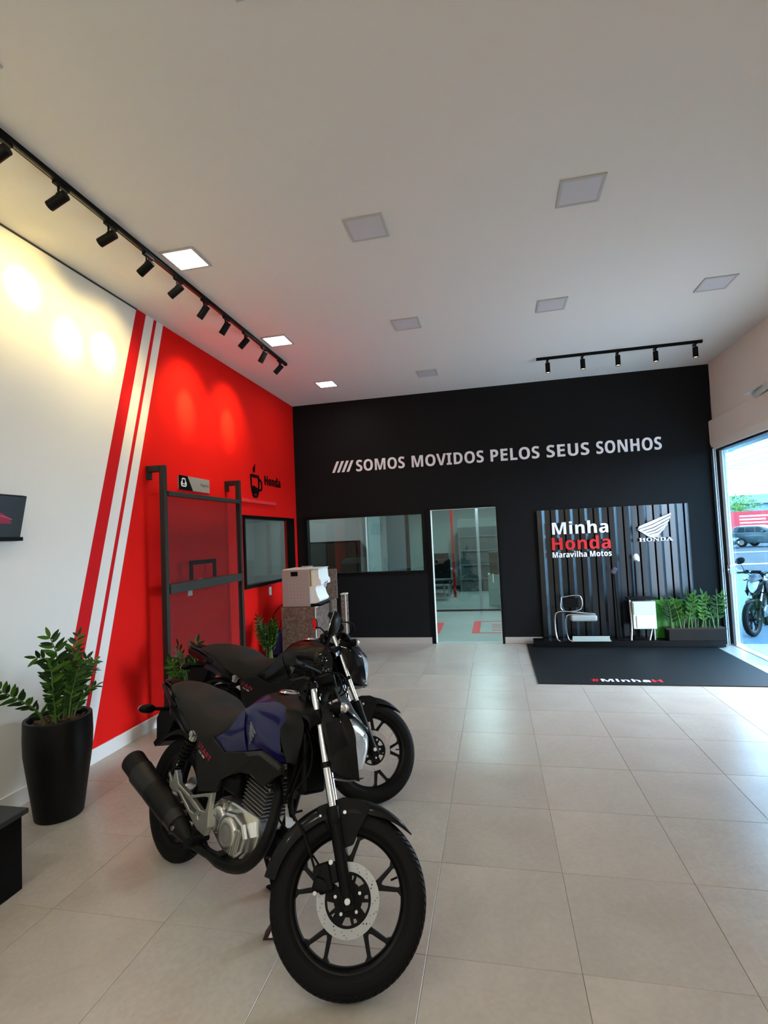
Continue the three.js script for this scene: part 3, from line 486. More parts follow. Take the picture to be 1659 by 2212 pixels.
    // side cowls from the lens rim back to the fork
    const side = [[[0.392, 0.128, 0.022], [0.42, 0.06, 0.062], [0.46, 0.012, 0.078]], [[0.432, 0.132, 0.032], [0.47, 0.075, 0.078], [0.52, 0.008, 0.088]], [[0.472, 0.137, 0.06], [0.522, 0.07, 0.098], [0.57, 0.003, 0.095]], [[0.515, 0.141, 0.077], [0.565, 0.082, 0.11], [0.62, 0.003, 0.1]], [[0.56, 0.147, 0.087], [0.61, 0.088, 0.117], [0.67, 0.008, 0.105]], [[0.606, 0.143, 0.093], [0.655, 0.085, 0.119], [0.71, 0.018, 0.108]], [[0.65, 0.132, 0.094], [0.7, 0.08, 0.113], [0.745, 0.03, 0.105]]].map((r) => r.map(([a, b, z]) => st(a, b, z)));
    for (const g of both(quilt(side, 4, 4, 0.003))) add(n, 'side_cowl', g, B.gloss);
    const ins = [[[0.5, 0.03, 0.1], [0.525, 0.075, 0.1035], [0.53, 0.11, 0.094]], [[0.56, 0.03, 0.107], [0.58, 0.072, 0.1165], [0.59, 0.1, 0.112]], [[0.64, 0.03, 0.11], [0.64, 0.06, 0.1185], [0.65, 0.085, 0.1205]]].map((r) => r.map(([a, b, z]) => st(a, b, z + 0.002)));
    for (const g of both(quilt(ins, 4, 4, 0.003))) add(n, 'cowl_insert', g, B.matte);
    add(n, 'chin', quilt([[-1, -0.5, 0, 0.5, 1].map((s) => st(0.425, 0.02, 0.07 * s)), [-1, -0.5, 0, 0.5, 1].map((s) => st(0.402, 0.085, 0.05 * s)), [-1, -0.5, 0, 0.5, 1].map((s) => st(0.398, 0.15 - 0.01 * s * s, 0.026 * s))], 3, 4, 0.003), B.gloss);
    const nose = [0.79, 0.74, 0.69, 0.64, 0.6, 0.575].map((u, k) => { const w = [0.068, 0.1, 0.106, 0.09, 0.05, 0.012][k], f = [0.124, 0.146, 0.163, 0.184, 0.2, 0.209][k]; return [1, 0.7, 0, -0.7, -1].map((s) => st(u + (k > 2 ? 0.022 * s * s : 0), f - 0.044 * s * s * (w / 0.1), w * s)); });
    add(n, 'nose_panel', quilt(nose, 5, 5, 0.003), phy({ color: C(0.02, 0.028, 0.033), roughness: 0.3, clearcoat: 0.6, clearcoatRoughness: 0.08 }));
    const top = [1, 0.5, 0, -0.5, -1]; add(n, 'top_cowl', quilt([top.map((s) => st(0.755, 0.03, 0.105 * s)), top.map((s) => st(0.8, 0.06, 0.09 * s)), top.map((s) => st(0.785, 0.118 - 0.04 * s * s * 0.7, 0.07 * s))], 4, 4, 0.003), B.matte);
    const ic = steered('instrument_panel'); add(ic, 'casing', rbox(0.1, 0.05, 0.16, 0.015, 0, 0, 0, 3).rotateZ(0.5).translate(...st(0.835, 0.055, 0)), B.matte); add(ic, 'screen', rbox(0.075, 0.004, 0.12, 0.002).rotateZ(0.5).translate(...st(0.862, 0.045, 0)), B.gloss);
    for (const s of [1, -1]) {
      const t = steered('turn_signal');
      add(t, 'stalk', rod(st(0.69, 0.06, 0.1 * s), st(0.685, 0.085, 0.145 * s), 0.012, 0.01), B.matte);
      const e = new THREE.SphereGeometry(1, 24, 16); const mat = new THREE.Matrix4().makeTranslation(...st(0.682, 0.098, 0.165 * s));
      add(t, 'housing', e.clone().scale(0.036, 0.026, 0.038).rotateZ(RAKE * 0.5).applyMatrix4(mat), B.matte);
      const lens = new THREE.SphereGeometry(1, 24, 12, 0, Math.PI * 2, 0, Math.PI / 2).rotateZ(-Math.PI / 2).scale(0.03, 0.0255, 0.037).translate(0.012, 0, 0).rotateZ(RAKE * 0.4).applyMatrix4(mat);
      add(t, 'lens', lens, B.reflector); add(t, 'bulb', new THREE.SphereGeometry(0.013, 12, 8).translate(0.033, 0.006, 0.004).applyMatrix4(mat), B.amber);
    }
  }
  // ------------------------------------------------ tank, panels
  const tank = sub(root, 'fuel_tank');
  const P1 = [[[0.626, 0.893, 0.118], [0.59, 0.853, 0.122], [0.54, 0.787, 0.127], [0.434, 0.723, 0.128]], [[0.636, 0.89, 0.12], [0.635, 0.838, 0.132], [0.605, 0.765, 0.141], [0.545, 0.69, 0.138]], [[0.648, 0.887, 0.122], [0.685, 0.832, 0.143], [0.72, 0.782, 0.153], [0.754, 0.739, 0.155]]];
  const P2 = [[[0.626, 0.893, 0.118], [0.7, 0.876, 0.14], [0.8, 0.849, 0.158], [0.92, 0.816, 0.17], [1.012, 0.787, 0.176]], [[0.66, 0.868, 0.13], [0.715, 0.843, 0.147], [0.81, 0.817, 0.162], [0.93, 0.793, 0.173], [1.03, 0.775, 0.175]], [[0.69, 0.828, 0.143], [0.735, 0.795, 0.152], [0.83, 0.78, 0.162], [0.95, 0.768, 0.17], [1.05, 0.766, 0.172]], [[0.754, 0.741, 0.155], [0.79, 0.748, 0.157], [0.896, 0.776, 0.165], [1.0, 0.757, 0.17], [1.058, 0.762, 0.17]]];
  const P3 = [[[0.633, 0.9, 0.112], [0.695, 0.972, 0.062], [0.806, 0.966, 0.086], [0.937, 0.956, 0.117], [0.983, 0.914, 0.142]], [[0.628, 0.896, 0.117], [0.70, 0.93, 0.108], [0.80, 0.914, 0.132], [0.928, 0.895, 0.152], [0.972, 0.872, 0.158]], [[0.626, 0.893, 0.118], [0.7, 0.876, 0.14], [0.8, 0.849, 0.158], [0.92, 0.816, 0.17], [1.012, 0.787, 0.176]]];
  for (const g of both(quilt(P1, 5, 4, 0.004))) add(tank, 'rear_panel', g, lastPaint);
  for (const g of both(quilt(P2, 5, 4, 0.004))) add(tank, 'lower_panel', g, lastPaint);
  for (const g of both(quilt(P3, 5, 6, 0.004))) add(tank, 'upper_panel', g, lastPaint);
  const ctr = [[0.56, 0.105, 0.845, 0.86], [0.63, 0.105, 0.894, 0.912], [0.7, 0.066, 0.97, 0.982], [0.8, 0.09, 0.964, 1.0], [0.87, 0.104, 0.96, 1.0], [0.94, 0.12, 0.953, 0.988], [1.01, 0.118, 0.957, 0.978], [1.07, 0.1, 0.94, 0.955], [1.085, 0.09, 0.9, 0.915]].map(([x, z, ye, yc]) => [1, 0.92, 0.55, 0, -0.55, -0.92, -1].map((s) => [x, Math.abs(s) === 1 ? ye - 0.012 : ye + (yc - ye) * (1 - s * s), z * s]));
  add(tank, 'centre_cover', quilt(ctr, 4, 4, 0.004), o.coverMat ?? B.cover);
  const flank = [[[0.937, 0.952, 0.119], [0.983, 0.912, 0.143], [0.97, 0.872, 0.158], [1.008, 0.824, 0.17], [1.056, 0.762, 0.17]], [[0.98, 0.955, 0.118], [1.02, 0.91, 0.132], [1.02, 0.87, 0.143], [1.04, 0.82, 0.152], [1.065, 0.76, 0.158]], [[1.03, 0.955, 0.11], [1.062, 0.91, 0.108], [1.075, 0.87, 0.116], [1.08, 0.82, 0.126], [1.07, 0.755, 0.136]]];
  for (const g of both(quilt(flank, 4, 5, 0.004))) add(tank, 'front_flank', g, o.coverMat ?? B.cover);
  const cap = sub(root, 'fuel_cap'); add(cap, 'chrome_ring', lathe([[0.029, 0.002], [0.031, 0.008], [0.044, 0.008], [0.05, 0]], 40).translate(0.8, 1.0, 0), B.chrome); add(cap, 'lid', lathe([[0.001, 0.004], [0.028, 0.005], [0.031, 0.002]], 32).translate(0.8, 1.0, 0), B.matte);
  { // wing emblem on both sides
    for (let k = 0; k < 4; k++) {
      const ax = 0.735 + 0.004 * k, ay = 0.86 - 0.015 * k, bx = 0.806 - 0.009 * k, by = 0.826 - 0.016 * k, f = [[ax, ay], [ax + 0.006, ay + 0.002], [bx, by], [bx - 0.004, by - 0.008], [ax + 0.02, ay - 0.022]];
      for (const g of both(plate(f, (x, y) => 0.1535 + 0.1 * (x - 0.735) + (0.862 - y) * 0.1, 0.006, 0.0006))) add(tank, 'wing_feather', g, B.emblem);
    }
  }
  const shr = [[0.296, 0.71], [0.434, 0.727], [0.467, 0.718], [0.561, 0.688], [0.749, 0.734], [0.896, 0.773], [1.02, 0.752], [1.046, 0.742], [1.043, 0.716], [0.984, 0.68], [0.937, 0.646], [0.909, 0.63], [0.823, 0.655], [0.72, 0.637], [0.643, 0.606], [0.56, 0.565], [0.52, 0.5], [0.35, 0.452], [0.29, 0.545], [0.262, 0.685]];
  const shz = (x, y) => 0.13 + 0.05 * Math.min(1, Math.max(0, (x - 0.3) / 0.6)) - 0.13 * Math.max(0, 0.74 - y) * (x > 0.65 ? 1 : 0.55);
  const sh = sub(root, 'side_panels');
  for (const g of both(plate(shr, shz, 0.012, 0.004))) add(sh, 'side_panel', g, B.dark);
  const lip = [[0.762, 0.735], [0.896, 0.771], [1.02, 0.75], [1.044, 0.742], [1.035, 0.726], [0.89, 0.752], [0.8, 0.727]]; for (const g of both(plate(lip, (x, y) => shz(x, y) + 0.008, 0.006, 0.002))) add(sh, 'painted_lit_lip', g, phy({ color: C(0.03, 0.028, 0.024), roughness: 0.4, specularIntensity: 0.6 }));  // lip coloured lighter tan to paint the lit upper edge
  const air = sub(root, 'air_box'); add(air, 'box', rbox(0.24, 0.17, 0.2, 0.03, 0.5, 0.6, 0, 3), B.matte); add(air, 'intake', rbox(0.14, 0.09, 0.24, 0.025, 0.6, 0.555, 0, 3), B.matte);
  for (const s of [1]) { // model lettering, slanting down towards the front
    const put = (str, w, h, x, y, rot, mat, nm) => { const g = text(str, w, h, 0.003, font, 'H'); g.applyMatrix4(new THREE.Matrix4().makeShear(0, 0, 0.25, 0, 0, 0)); g.rotateZ(rot).translate(x, y, 0); const p = g.attributes.position; for (let i = 0; i < p.count; i++) p.setZ(i, p.getZ(i) + shz(p.getX(i), p.getY(i)) + 0.003); g.computeVertexNormals(); add(sh, nm, g, mat); };
    put(o.word[0], o.word[1] * 0.88, 0.026, 0.285, 0.654, -0.3, B.decalRed, 'model_lettering'); put('CG 160', 0.068, 0.0105, 0.3, 0.63, -0.3, B.decalWhite, 'model_lettering');
  }
  // ------------------------------------------------ seat and tail
  const secs = [[0.57, 0.805, 0.085, 0.835, 0.085, 0.848, 0.06, 0.856], [0.5, 0.775, 0.108, 0.808, 0.104, 0.834, 0.078, 0.845], [0.42, 0.727, 0.124, 0.79, 0.12, 0.824, 0.092, 0.838], [0.35, 0.705, 0.128, 0.782, 0.132, 0.822, 0.106, 0.838], [0.285, 0.708, 0.131, 0.795, 0.138, 0.834, 0.114, 0.85], [0.225, 0.724, 0.134, 0.822, 0.14, 0.868, 0.108, 0.893], [0.17, 0.745, 0.135, 0.836, 0.137, 0.881, 0.099, 0.91], [0.1, 0.773, 0.135, 0.845, 0.13, 0.886, 0.092, 0.916], [0, 0.826, 0.124, 0.864, 0.117, 0.897, 0.086, 0.922], [-0.1, 0.86, 0.113, 0.88, 0.106, 0.901, 0.076, 0.918], [-0.17, 0.874, 0.092, 0.887, 0.087, 0.899, 0.06, 0.909], [-0.218, 0.88, 0.055, 0.885, 0.052, 0.889, 0.03, 0.892]];
  const seat = sub(root, 'seat'); add(seat, 'cushion', quilt(secs.map(([x, yb, zb, ym, zm, yt, zt, yc]) => [[x, yb - 0.012, zb - 0.02], [x, yb, zb], [x, ym, zm], [x, yt, zt], [x, yc, 0], [x, yt, -zt], [x, ym, -zm], [x, yb, -zb], [x, yb - 0.012, -zb + 0.02]]), 4, 4, 0.004), B.seat);
  add(seat, 'seam', merge(both(tube(secs.slice(1, 10).map(([x, yb, zb, ym, zm, yt, zt]) => [x, yt + 0.001, zt + 0.002]), 0.0022, 40, 6))), B.seat);
  const tail = sub(root, 'tail');
  const tl = [[[0.27, 0.704, 0.12], [0.131, 0.758, 0.122], [-0.007, 0.826, 0.112], [-0.116, 0.862, 0.1], [-0.22, 0.88, 0.066], [-0.384, 0.886, 0.03]], [[0.22, 0.682, 0.116], [0.11, 0.715, 0.124], [-0.015, 0.768, 0.118], [-0.125, 0.8, 0.104], [-0.21, 0.83, 0.078], [-0.4, 0.852, 0.032]], [[0.2, 0.66, 0.1], [0.1, 0.676, 0.106], [-0.02, 0.712, 0.104], [-0.13, 0.738, 0.094], [-0.2, 0.778, 0.07], [-0.405, 0.824, 0.02]]];
  for (const g of both(quilt(tl, 5, 5, 0.004))) add(tail, 'side_cowl', g, B.gloss);
  add(tail, 'under_tray', quilt([[1, 0, -1].map((s) => [0.2, 0.665, 0.1 * s]), [1, 0, -1].map((s) => [-0.02, 0.715, 0.1 * s]), [1, 0, -1].map((s) => [-0.2, 0.782, 0.07 * s]), [1, 0, -1].map((s) => [-0.4, 0.828, 0.02 * s])], 3, 4, 0.004), B.matte);
  add(tail, 'top_cover', quilt([[1, 0, -1].map((s) => [-0.19, 0.882, 0.07 * s]), [1, 0, -1].map((s) => [-0.3, 0.892 + 0.006 * (1 - s * s), 0.05 * s]), [1, 0, -1].map((s) => [-0.39, 0.887, 0.028 * s])], 3, 4, 0.004), B.gloss);
  add(tail, 'tail_lamp', rbox(0.03, 0.05, 0.055, 0.01).rotateZ(-0.2).translate(-0.4, 0.855, 0), B.redLens);
  const gr = sub(root, 'grab_rail'); add(gr, 'rail', tube([[-0.03, 0.79, 0.118], [-0.12, 0.82, 0.118], [-0.24, 0.85, 0.094], [-0.34, 0.868, 0.06], [-0.378, 0.872, 0], [-0.34, 0.868, -0.06], [-0.24, 0.85, -0.094], [-0.12, 0.82, -0.118], [-0.03, 0.79, -0.118]], 0.01, 60, 10), B.matte);
  const rf = sub(root, 'rear_mudguard');
  add(rf, 'plate_holder', plate([[-0.24, 0.79], [-0.13, 0.72], [-0.17, 0.63], [-0.21, 0.565], [-0.315, 0.512], [-0.343, 0.528], [-0.312, 0.56], [-0.36, 0.665], [-0.33, 0.72]], () => 0.05, 0.1, 0.006), B.matte);
  { const rows = []; for (let k = 0; k <= 8; k++) { const a = THREE.MathUtils.degToRad(62 + k * 9.5), c = Math.cos(a), s = Math.sin(a); rows.push([[0.33, 0.062], [0.352, 0.05], [0.358, 0], [0.352, -0.05], [0.33, -0.062]].map(([r, z]) => [r * c, RW + r * s, z])); } add(rf, 'inner_guard', quilt(rows, 3, 3, 0.003), B.matte); }
  for (const s of [1, -1]) {
    const t = sub(root, 'turn_signal'); add(t, 'stalk', rod([-0.22, 0.742, 0.05 * s], [-0.235, 0.745, 0.15 * s], 0.012, 0.009), B.matte);
    add(t, 'housing', new THREE.SphereGeometry(1, 20, 14).scale(0.03, 0.026, 0.05).translate(-0.236, 0.745, 0.185 * s), B.matte); add(t, 'lens', new THREE.SphereGeometry(1, 20, 14).scale(0.018, 0.023, 0.046).translate(-0.252, 0.745, 0.187 * s), B.lens);
  }
  // ------------------------------------------------ rear wheel, swing arm, shocks
  wheel(root, 'rear_wheel', 0, 0.4, false);
  const sw = sub(root, 'swing_arm'); for (const s of [1, -1]) add(sw, 'arm', merge([bar([0.45, 0.335, 0.1 * s], [-0.03, 0.309, 0.1 * s], 0.045, 0.025), rod([0, 0.309, 0.112 * s], [0, 0.309, 0.128 * s], 0.016)]), B.frame);
  add(sw, 'chain_guard', rbox(0.42, 0.07, 0.012, 0.005).rotateZ(0.12).translate(0.2, 0.37, -0.105), B.matte); add(sw, 'axle', rod([0, 0.309, -0.12], [0, 0.309, 0.12], 0.008), B.bolt);
  for (const s of [1, -1]) {
    const k = sub(root, 'rear_shock'), a = V(0.225, 0.7, 0.122 * s), b = V(0.035, 0.33, 0.126 * s), d = b.clone().sub(a), L = d.length(); d.normalize();
    const at = (t) => a.clone().addScaledVector(d, t);
    add(k, 'top_eye', merge([rod(at(-0.018), at(0.035), 0.017, 0.02, 14), rod(a.clone().add(V(0, 0, -0.02)), a.clone().add(V(0, 0, 0.024)), 0.017, 0.017, 16), rod(a.clone().add(V(0, 0, 0.022 * s)), a.clone().add(V(0, 0, 0.03 * s)), 0.009, 0.009, 8)]), B.alu);
    add(k, 'damper', merge([rod(at(0.03), at(L - 0.03), 0.0125, 0.0125, 12), rod(at(L * 0.55), at(L), 0.02, 0.02, 14)]), B.frame);
    const ex = V(0, 0, 1), ey = d.clone().cross(ex).normalize(), ez = d.clone().cross(ey), pts = []; for (let i = 0; i <= 150; i++) { const t = i / 150, w = t * Math.PI * 2 * 13; const p = at(0.035 + t * (L - 0.1)).addScaledVector(ey, 0.026 * Math.cos(w)).addScaledVector(ez, 0.026 * Math.sin(w)); pts.push([p.x, p.y, p.z]); }
    add(k, 'spring', tube(pts, 0.0045, 300, 6), B.frame);
    const h = sub(root, 'peg_bracket'); const hg = [[0.082, 0.478], [0.122, 0.418], [0.163, 0.405], [0.22, 0.415], [0.349, 0.356], [0.443, 0.316], [0.518, 0.309], [0.535, 0.35], [0.522, 0.417], [0.52, 0.495], [0.44, 0.47], [0.331, 0.433], [0.205, 0.456], [0.162, 0.508], [0.142, 0.504], [0.14, 0.46], [0.13, 0.45], [0.1, 0.486]];
    const hole = [[[0.2, 0.43], [0.232, 0.437], [0.415, 0.388], [0.4, 0.372], [0.352, 0.374], [0.23, 0.428]], [[0.355, 0.428], [0.47, 0.466], [0.5, 0.47], [0.492, 0.408], [0.445, 0.4]], [[0.443, 0.385], [0.46, 0.378], [0.458, 0.36], [0.44, 0.358], [0.432, 0.37]]];
    const pg = plate(hg, () => 0.15, 0.02, 0.003, hole); add(h, 'casting', s > 0 ? pg : mirrorZ(pg), B.alu);
    add(h, 'bolt', rod([0.27, 0.33, 0.12 * s], [0.27, 0.33, 0.16 * s], 0.016, 0.016, 12), B.alu);
    const fp = sub(root, 'foot_peg'); const ribs = [rod([0.5, 0.292, 0.12 * s], [0.515, 0.295, 0.16 * s], 0.013), rod([0.515, 0.295, 0.16 * s], [0.545, 0.305, 0.255 * s], 0.017, 0.019, 12)]; for (let i = 0; i < 6; i++) ribs.push(rod([0.52 + i * 0.004, 0.2965 + i * 0.0015, (0.172 + i * 0.014) * s], [0.521 + i * 0.004, 0.297 + i * 0.0015, (0.178 + i * 0.014) * s], 0.021, 0.021, 10)); add(fp, 'rubber', merge(ribs), B.rubber);
  }
  // ------------------------------------------------ engine
  const e = sub(root, 'engine');
  add(e, 'crankcase', extr(shape([[0.46, 0.42], [0.49, 0.31], [0.57, 0.268], [0.72, 0.262], [0.83, 0.31], [0.855, 0.4], [0.83, 0.47], [0.64, 0.48], [0.52, 0.47]]), 0.17, 0.012).translate(0, 0, -0.085), B.cast);
  add(e, 'clutch_cover', extr(shape([[0.59, 0.36], [0.605, 0.415], [0.65, 0.452], [0.72, 0.462], [0.79, 0.44], [0.822, 0.39], [0.81, 0.33], [0.76, 0.287], [0.68, 0.285], [0.61, 0.315]]), 0.05, 0.014).translate(0, 0, 0.08), B.cast);
  add(e, 'round_cover', latheZ([[0.001, 0.158], [0.03, 0.158], [0.034, 0.154], [0.038, 0.158], [0.056, 0.156], [0.064, 0.148], [0.068, 0.13]], 40).translate(0.69, 0.375, 0), B.alu);
  add(e, 'generator_cover', latheZ([[0.001, 0.132], [0.045, 0.131], [0.058, 0.124], [0.062, 0.1], [0.062, 0.07]], 40).translate(0.56, 0.39, 0), B.cast);
  for (let k = 0; k < 7; k++) add(e, 'cover_rib', rbox(0.006, 0.11 - Math.abs(k - 3) * 0.008, 0.02, 0.002).rotateZ(-0.15).translate(0.715 + k * 0.013, 0.35 + k * 0.002, 0.142 - Math.max(0, k - 3) * 0.003), B.alu);
  add(e, 'filler_cap', rod([0.575, 0.44, 0.1], [0.59, 0.475, 0.115], 0.013, 0.011, 12), B.cast);
  for (let k = 0; k < 10; k++) { const y = 0.476 + k * 0.0165, x = 0.765 + (y - 0.47) * 0.16; add(e, 'cylinder_fin', rbox(0.165 - (k > 6 ? 0.01 : 0), 0.0042, 0.185, 0.002, 0, 0, 0, 1).rotateZ(-0.16).translate(x, y, 0), B.fin); }
  add(e, 'cylinder', rod([0.763, 0.45, 0], [0.79, 0.62, 0], 0.062, 0.062, 28), B.frame);
  for (let k = 0; k < 9; k++) add(e, 'head_fin', rbox(0.0045, 0.07, 0.15, 0.002, 0, 0, 0, 1).rotateZ(-0.16).translate(0.722 + k * 0.018, 0.672 - k * 0.001, 0), B.fin);
  add(e, 'cylinder_head', merge([rbox(0.15, 0.05, 0.15, 0.015, 0, 0, 0, 2).rotateZ(-0.16).translate(0.795, 0.665, 0), rod([0.85, 0.655, 0.05], [0.885, 0.63, 0.055], 0.028, 0.026, 16)]), B.frame);
  add(e, 'exhaust_nut', rod([0.885, 0.6, 0.085], [0.886, 0.6, 0.1], 0.007, 0.006, 8), B.bolt);
  add(e, 'throttle_body', merge([rod([0.6, 0.575, 0.02], [0.73, 0.62, 0.02], 0.03, 0.026, 18), rbox(0.06, 0.06, 0.09, 0.012, 0.64, 0.58, 0.03)]), B.frame);
  add(e, 'engine_name', text('HONDA', 0.05, 0.008, 0.002).rotateZ(-0.25).translate(0.535, 0.4, 0.131), B.emblem);
  // exhaust
  const x = sub(root, 'exhaust');
  add(x, 'header_pipe', varTube([[0.875, 0.625, 0.055], [0.905, 0.59, 0.062], [0.917, 0.52, 0.075], [0.918, 0.44, 0.092], [0.895, 0.36, 0.11], [0.835, 0.292, 0.128], [0.75, 0.262, 0.136], [0.66, 0.252, 0.14], [0.58, 0.25, 0.143], [0.5, 0.25, 0.15], [0.42, 0.262, 0.165]], [0.022, 0.023, 0.024, 0.026, 0.027, 0.027, 0.03, 0.031, 0.022, 0.02, 0.022], 70, 16), B.exhaust);
  const mA = V(0.43, 0.265, 0.168), mB = V(-0.245, 0.462, 0.2), mD = mB.clone().sub(mA), mL = mD.length(), mq = new THREE.Quaternion().setFromUnitVectors(UPV, mD.clone().normalize());
  add(x, 'muffler', lathe([[0.02, 0], [0.03, 0.03], [0.036, 0.06], [0.05, 0.15], [0.058, 0.25], [0.062, 0.4], [0.063, mL - 0.03], [0.064, mL - 0.025], [0.064, mL - 0.004], [0.058, mL], [0.03, mL - 0.004], [0.028, mL - 0.03], [0.001, mL - 0.03]], 40).applyQuaternion(mq).translate(mA.x, mA.y, mA.z), B.exhaust);
  const shd = new THREE.CylinderGeometry(0.069, 0.05, 0.46, 28, 6, true, 0.1, 2.9).translate(0, 0.23, 0), shd2 = new THREE.CylinderGeometry(0.066, 0.047, 0.46, 28, 6, true, 0.1, 2.9).translate(0, 0.23, 0);
  for (const g of [shd]) add(x, 'heat_shield', g.rotateY(-0.9).translate(0, 0.12, 0).applyQuaternion(mq).translate(mA.x, mA.y, mA.z), phy({ color: C(0.011, 0.0105, 0.0095), roughness: 0.42, specularIntensity: 0.6, side: THREE.DoubleSide })); shd2.dispose();
  add(x, 'bolt', rod([0.335, 0.298, 0.205], [0.335, 0.298, 0.222], 0.011, 0.01, 12), B.bolt); add(x, 'hanger', bar([0.33, 0.3, 0.2], [0.28, 0.36, 0.155], 0.03, 0.01), B.frame);
  // frame, pedal, stand
  const fr = sub(root, 'frame');
  add(fr, 'down_tube', merge([rod([1.005, 0.86, 0], [0.93, 0.5, 0], 0.024, 0.024, 16), rod([0.93, 0.5, 0], [0.875, 0.34, 0], 0.022, 0.022, 16), rbox(0.09, 0.11, 0.1, 0.012).rotateZ(0.3).translate(0.875, 0.37, 0)]), B.frame);
  add(fr, 'head_tube', rod(st(0.69, -0.05), st(0.8, -0.05), 0.028, 0.028, 18), B.frame);
  add(fr, 'spine', merge([rod([0.98, 0.88, 0], [0.5, 0.74, 0], 0.026), rod([0.5, 0.74, 0.06], [-0.2, 0.8, 0.06], 0.014), rod([0.5, 0.74, -0.06], [-0.2, 0.8, -0.06], 0.014), rod([0.48, 0.73, 0.07], [0.47, 0.32, 0.08], 0.018), rod([0.48, 0.73, -0.07], [0.47, 0.32, -0.08], 0.018), rod([0.225, 0.7, 0.06], [0.225, 0.7, 0.13], 0.012), rod([0.225, 0.7, -0.13], [0.225, 0.7, -0.06], 0.012), rod([0.47, 0.33, -0.09], [0.47, 0.33, 0.09], 0.016)]), B.frame);
  add(fr, 'inner_cover', rbox(0.13, 0.26, 0.13, 0.02).rotateZ(0.25).translate(0.985, 0.735, 0), B.frame);
  add(fr, 'wire_loom', merge([tube([[0.96, 0.9, 0.05], [1.0, 0.82, 0.07], [1.01, 0.72, 0.075], [0.97, 0.6, 0.07], [0.93, 0.55, 0.05]], 0.007, 30, 7), tube([[1.02, 0.86, 0.03], [1.04, 0.76, 0.06], [1.02, 0.66, 0.08], [0.98, 0.56, 0.06], [1.0, 0.5, 0.03]], 0.0045, 30, 7), tube([[0.95, 0.56, 0.04], [1.02, 0.545, 0.06], [1.06, 0.56, 0.05]], 0.005, 16, 7)]), B.rubber);
  add(fr, 'horn', rod(st(0.52, -0.12, 0.03), st(0.52, -0.095, 0.03), 0.04, 0.04, 20), B.matte);
  add(fr, 'label_plate', rbox(0.004, 0.09, 0.05, 0.001).rotateZ(0.25).translate(0.945, 0.5, 0.012), B.decalWhite);
  const bp = sub(root, 'brake_pedal'); add(bp, 'arm', merge([tube([[0.47, 0.31, 0.125], [0.55, 0.28, 0.15], [0.63, 0.285, 0.165], [0.7, 0.3, 0.17]], 0.007, 20, 8), rbox(0.05, 0.012, 0.04, 0.004, 0.71, 0.303, 0.175)]), B.matte);
  const ss = sub(root, 'side_stand'); const foot = o.standFoot; add(ss, 'leg', merge([rod([0.6, 0.3, -0.11], foot, 0.014, 0.012, 12), rbox(0.075, 0.012, 0.045, 0.004, foot[0], foot[1] - 0.004, foot[2])]), B.frame);
  const sl = sub(root, 'gear_pedal'); add(sl, 'arm', merge([tube([[0.52, 0.33, -0.13], [0.6, 0.31, -0.15], [0.72, 0.32, -0.16]], 0.006, 16, 8), rod([0.72, 0.32, -0.15], [0.72, 0.32, -0.2], 0.012)]), B.rubber);
  root.position.set(o.at[0], 0, o.at[1]); root.rotation.set(-o.lean, o.turn, 0, 'YXZ');
  return root;
}
function standFoot(lean, z) { return [0.66, (0.012 - z * Math.sin(lean)) / Math.cos(lean), z]; }
const FOLD = V(-0.68, 0.13, 0.94).applyAxisAngle(UPV, 0.278).applyAxisAngle(V(1, 0, 0), 0.15).applyAxisAngle(AXL, -0.85).toArray();
const bike1 = makeBike({ label: 'blue and black motorcycle on its side stand, the front one of the pair', paint: B.blue, steer: 0.767, frontTurn: 0.56, mirrors: [1], word: ['START', 0.17], at: [-1.4642, -0.423], lean: 0.2377, turn: -0.5218, standFoot: standFoot(0.2377, -0.2) });
const bike2 = makeBike({ label: 'all black motorcycle parked behind the blue one, beside the mesh frame', paint: B.gloss, coverMat: B.gloss, steer: 0.85, frontTurn: 0.15, foldedMirror: { at: [0.874, 1.208, -0.29], facing: FOLD }, word: ['FAN', 0.13], at: [-1.793, -1.501], lean: 0.15, turn: -0.278, standFoot: standFoot(0.15, -0.2) });
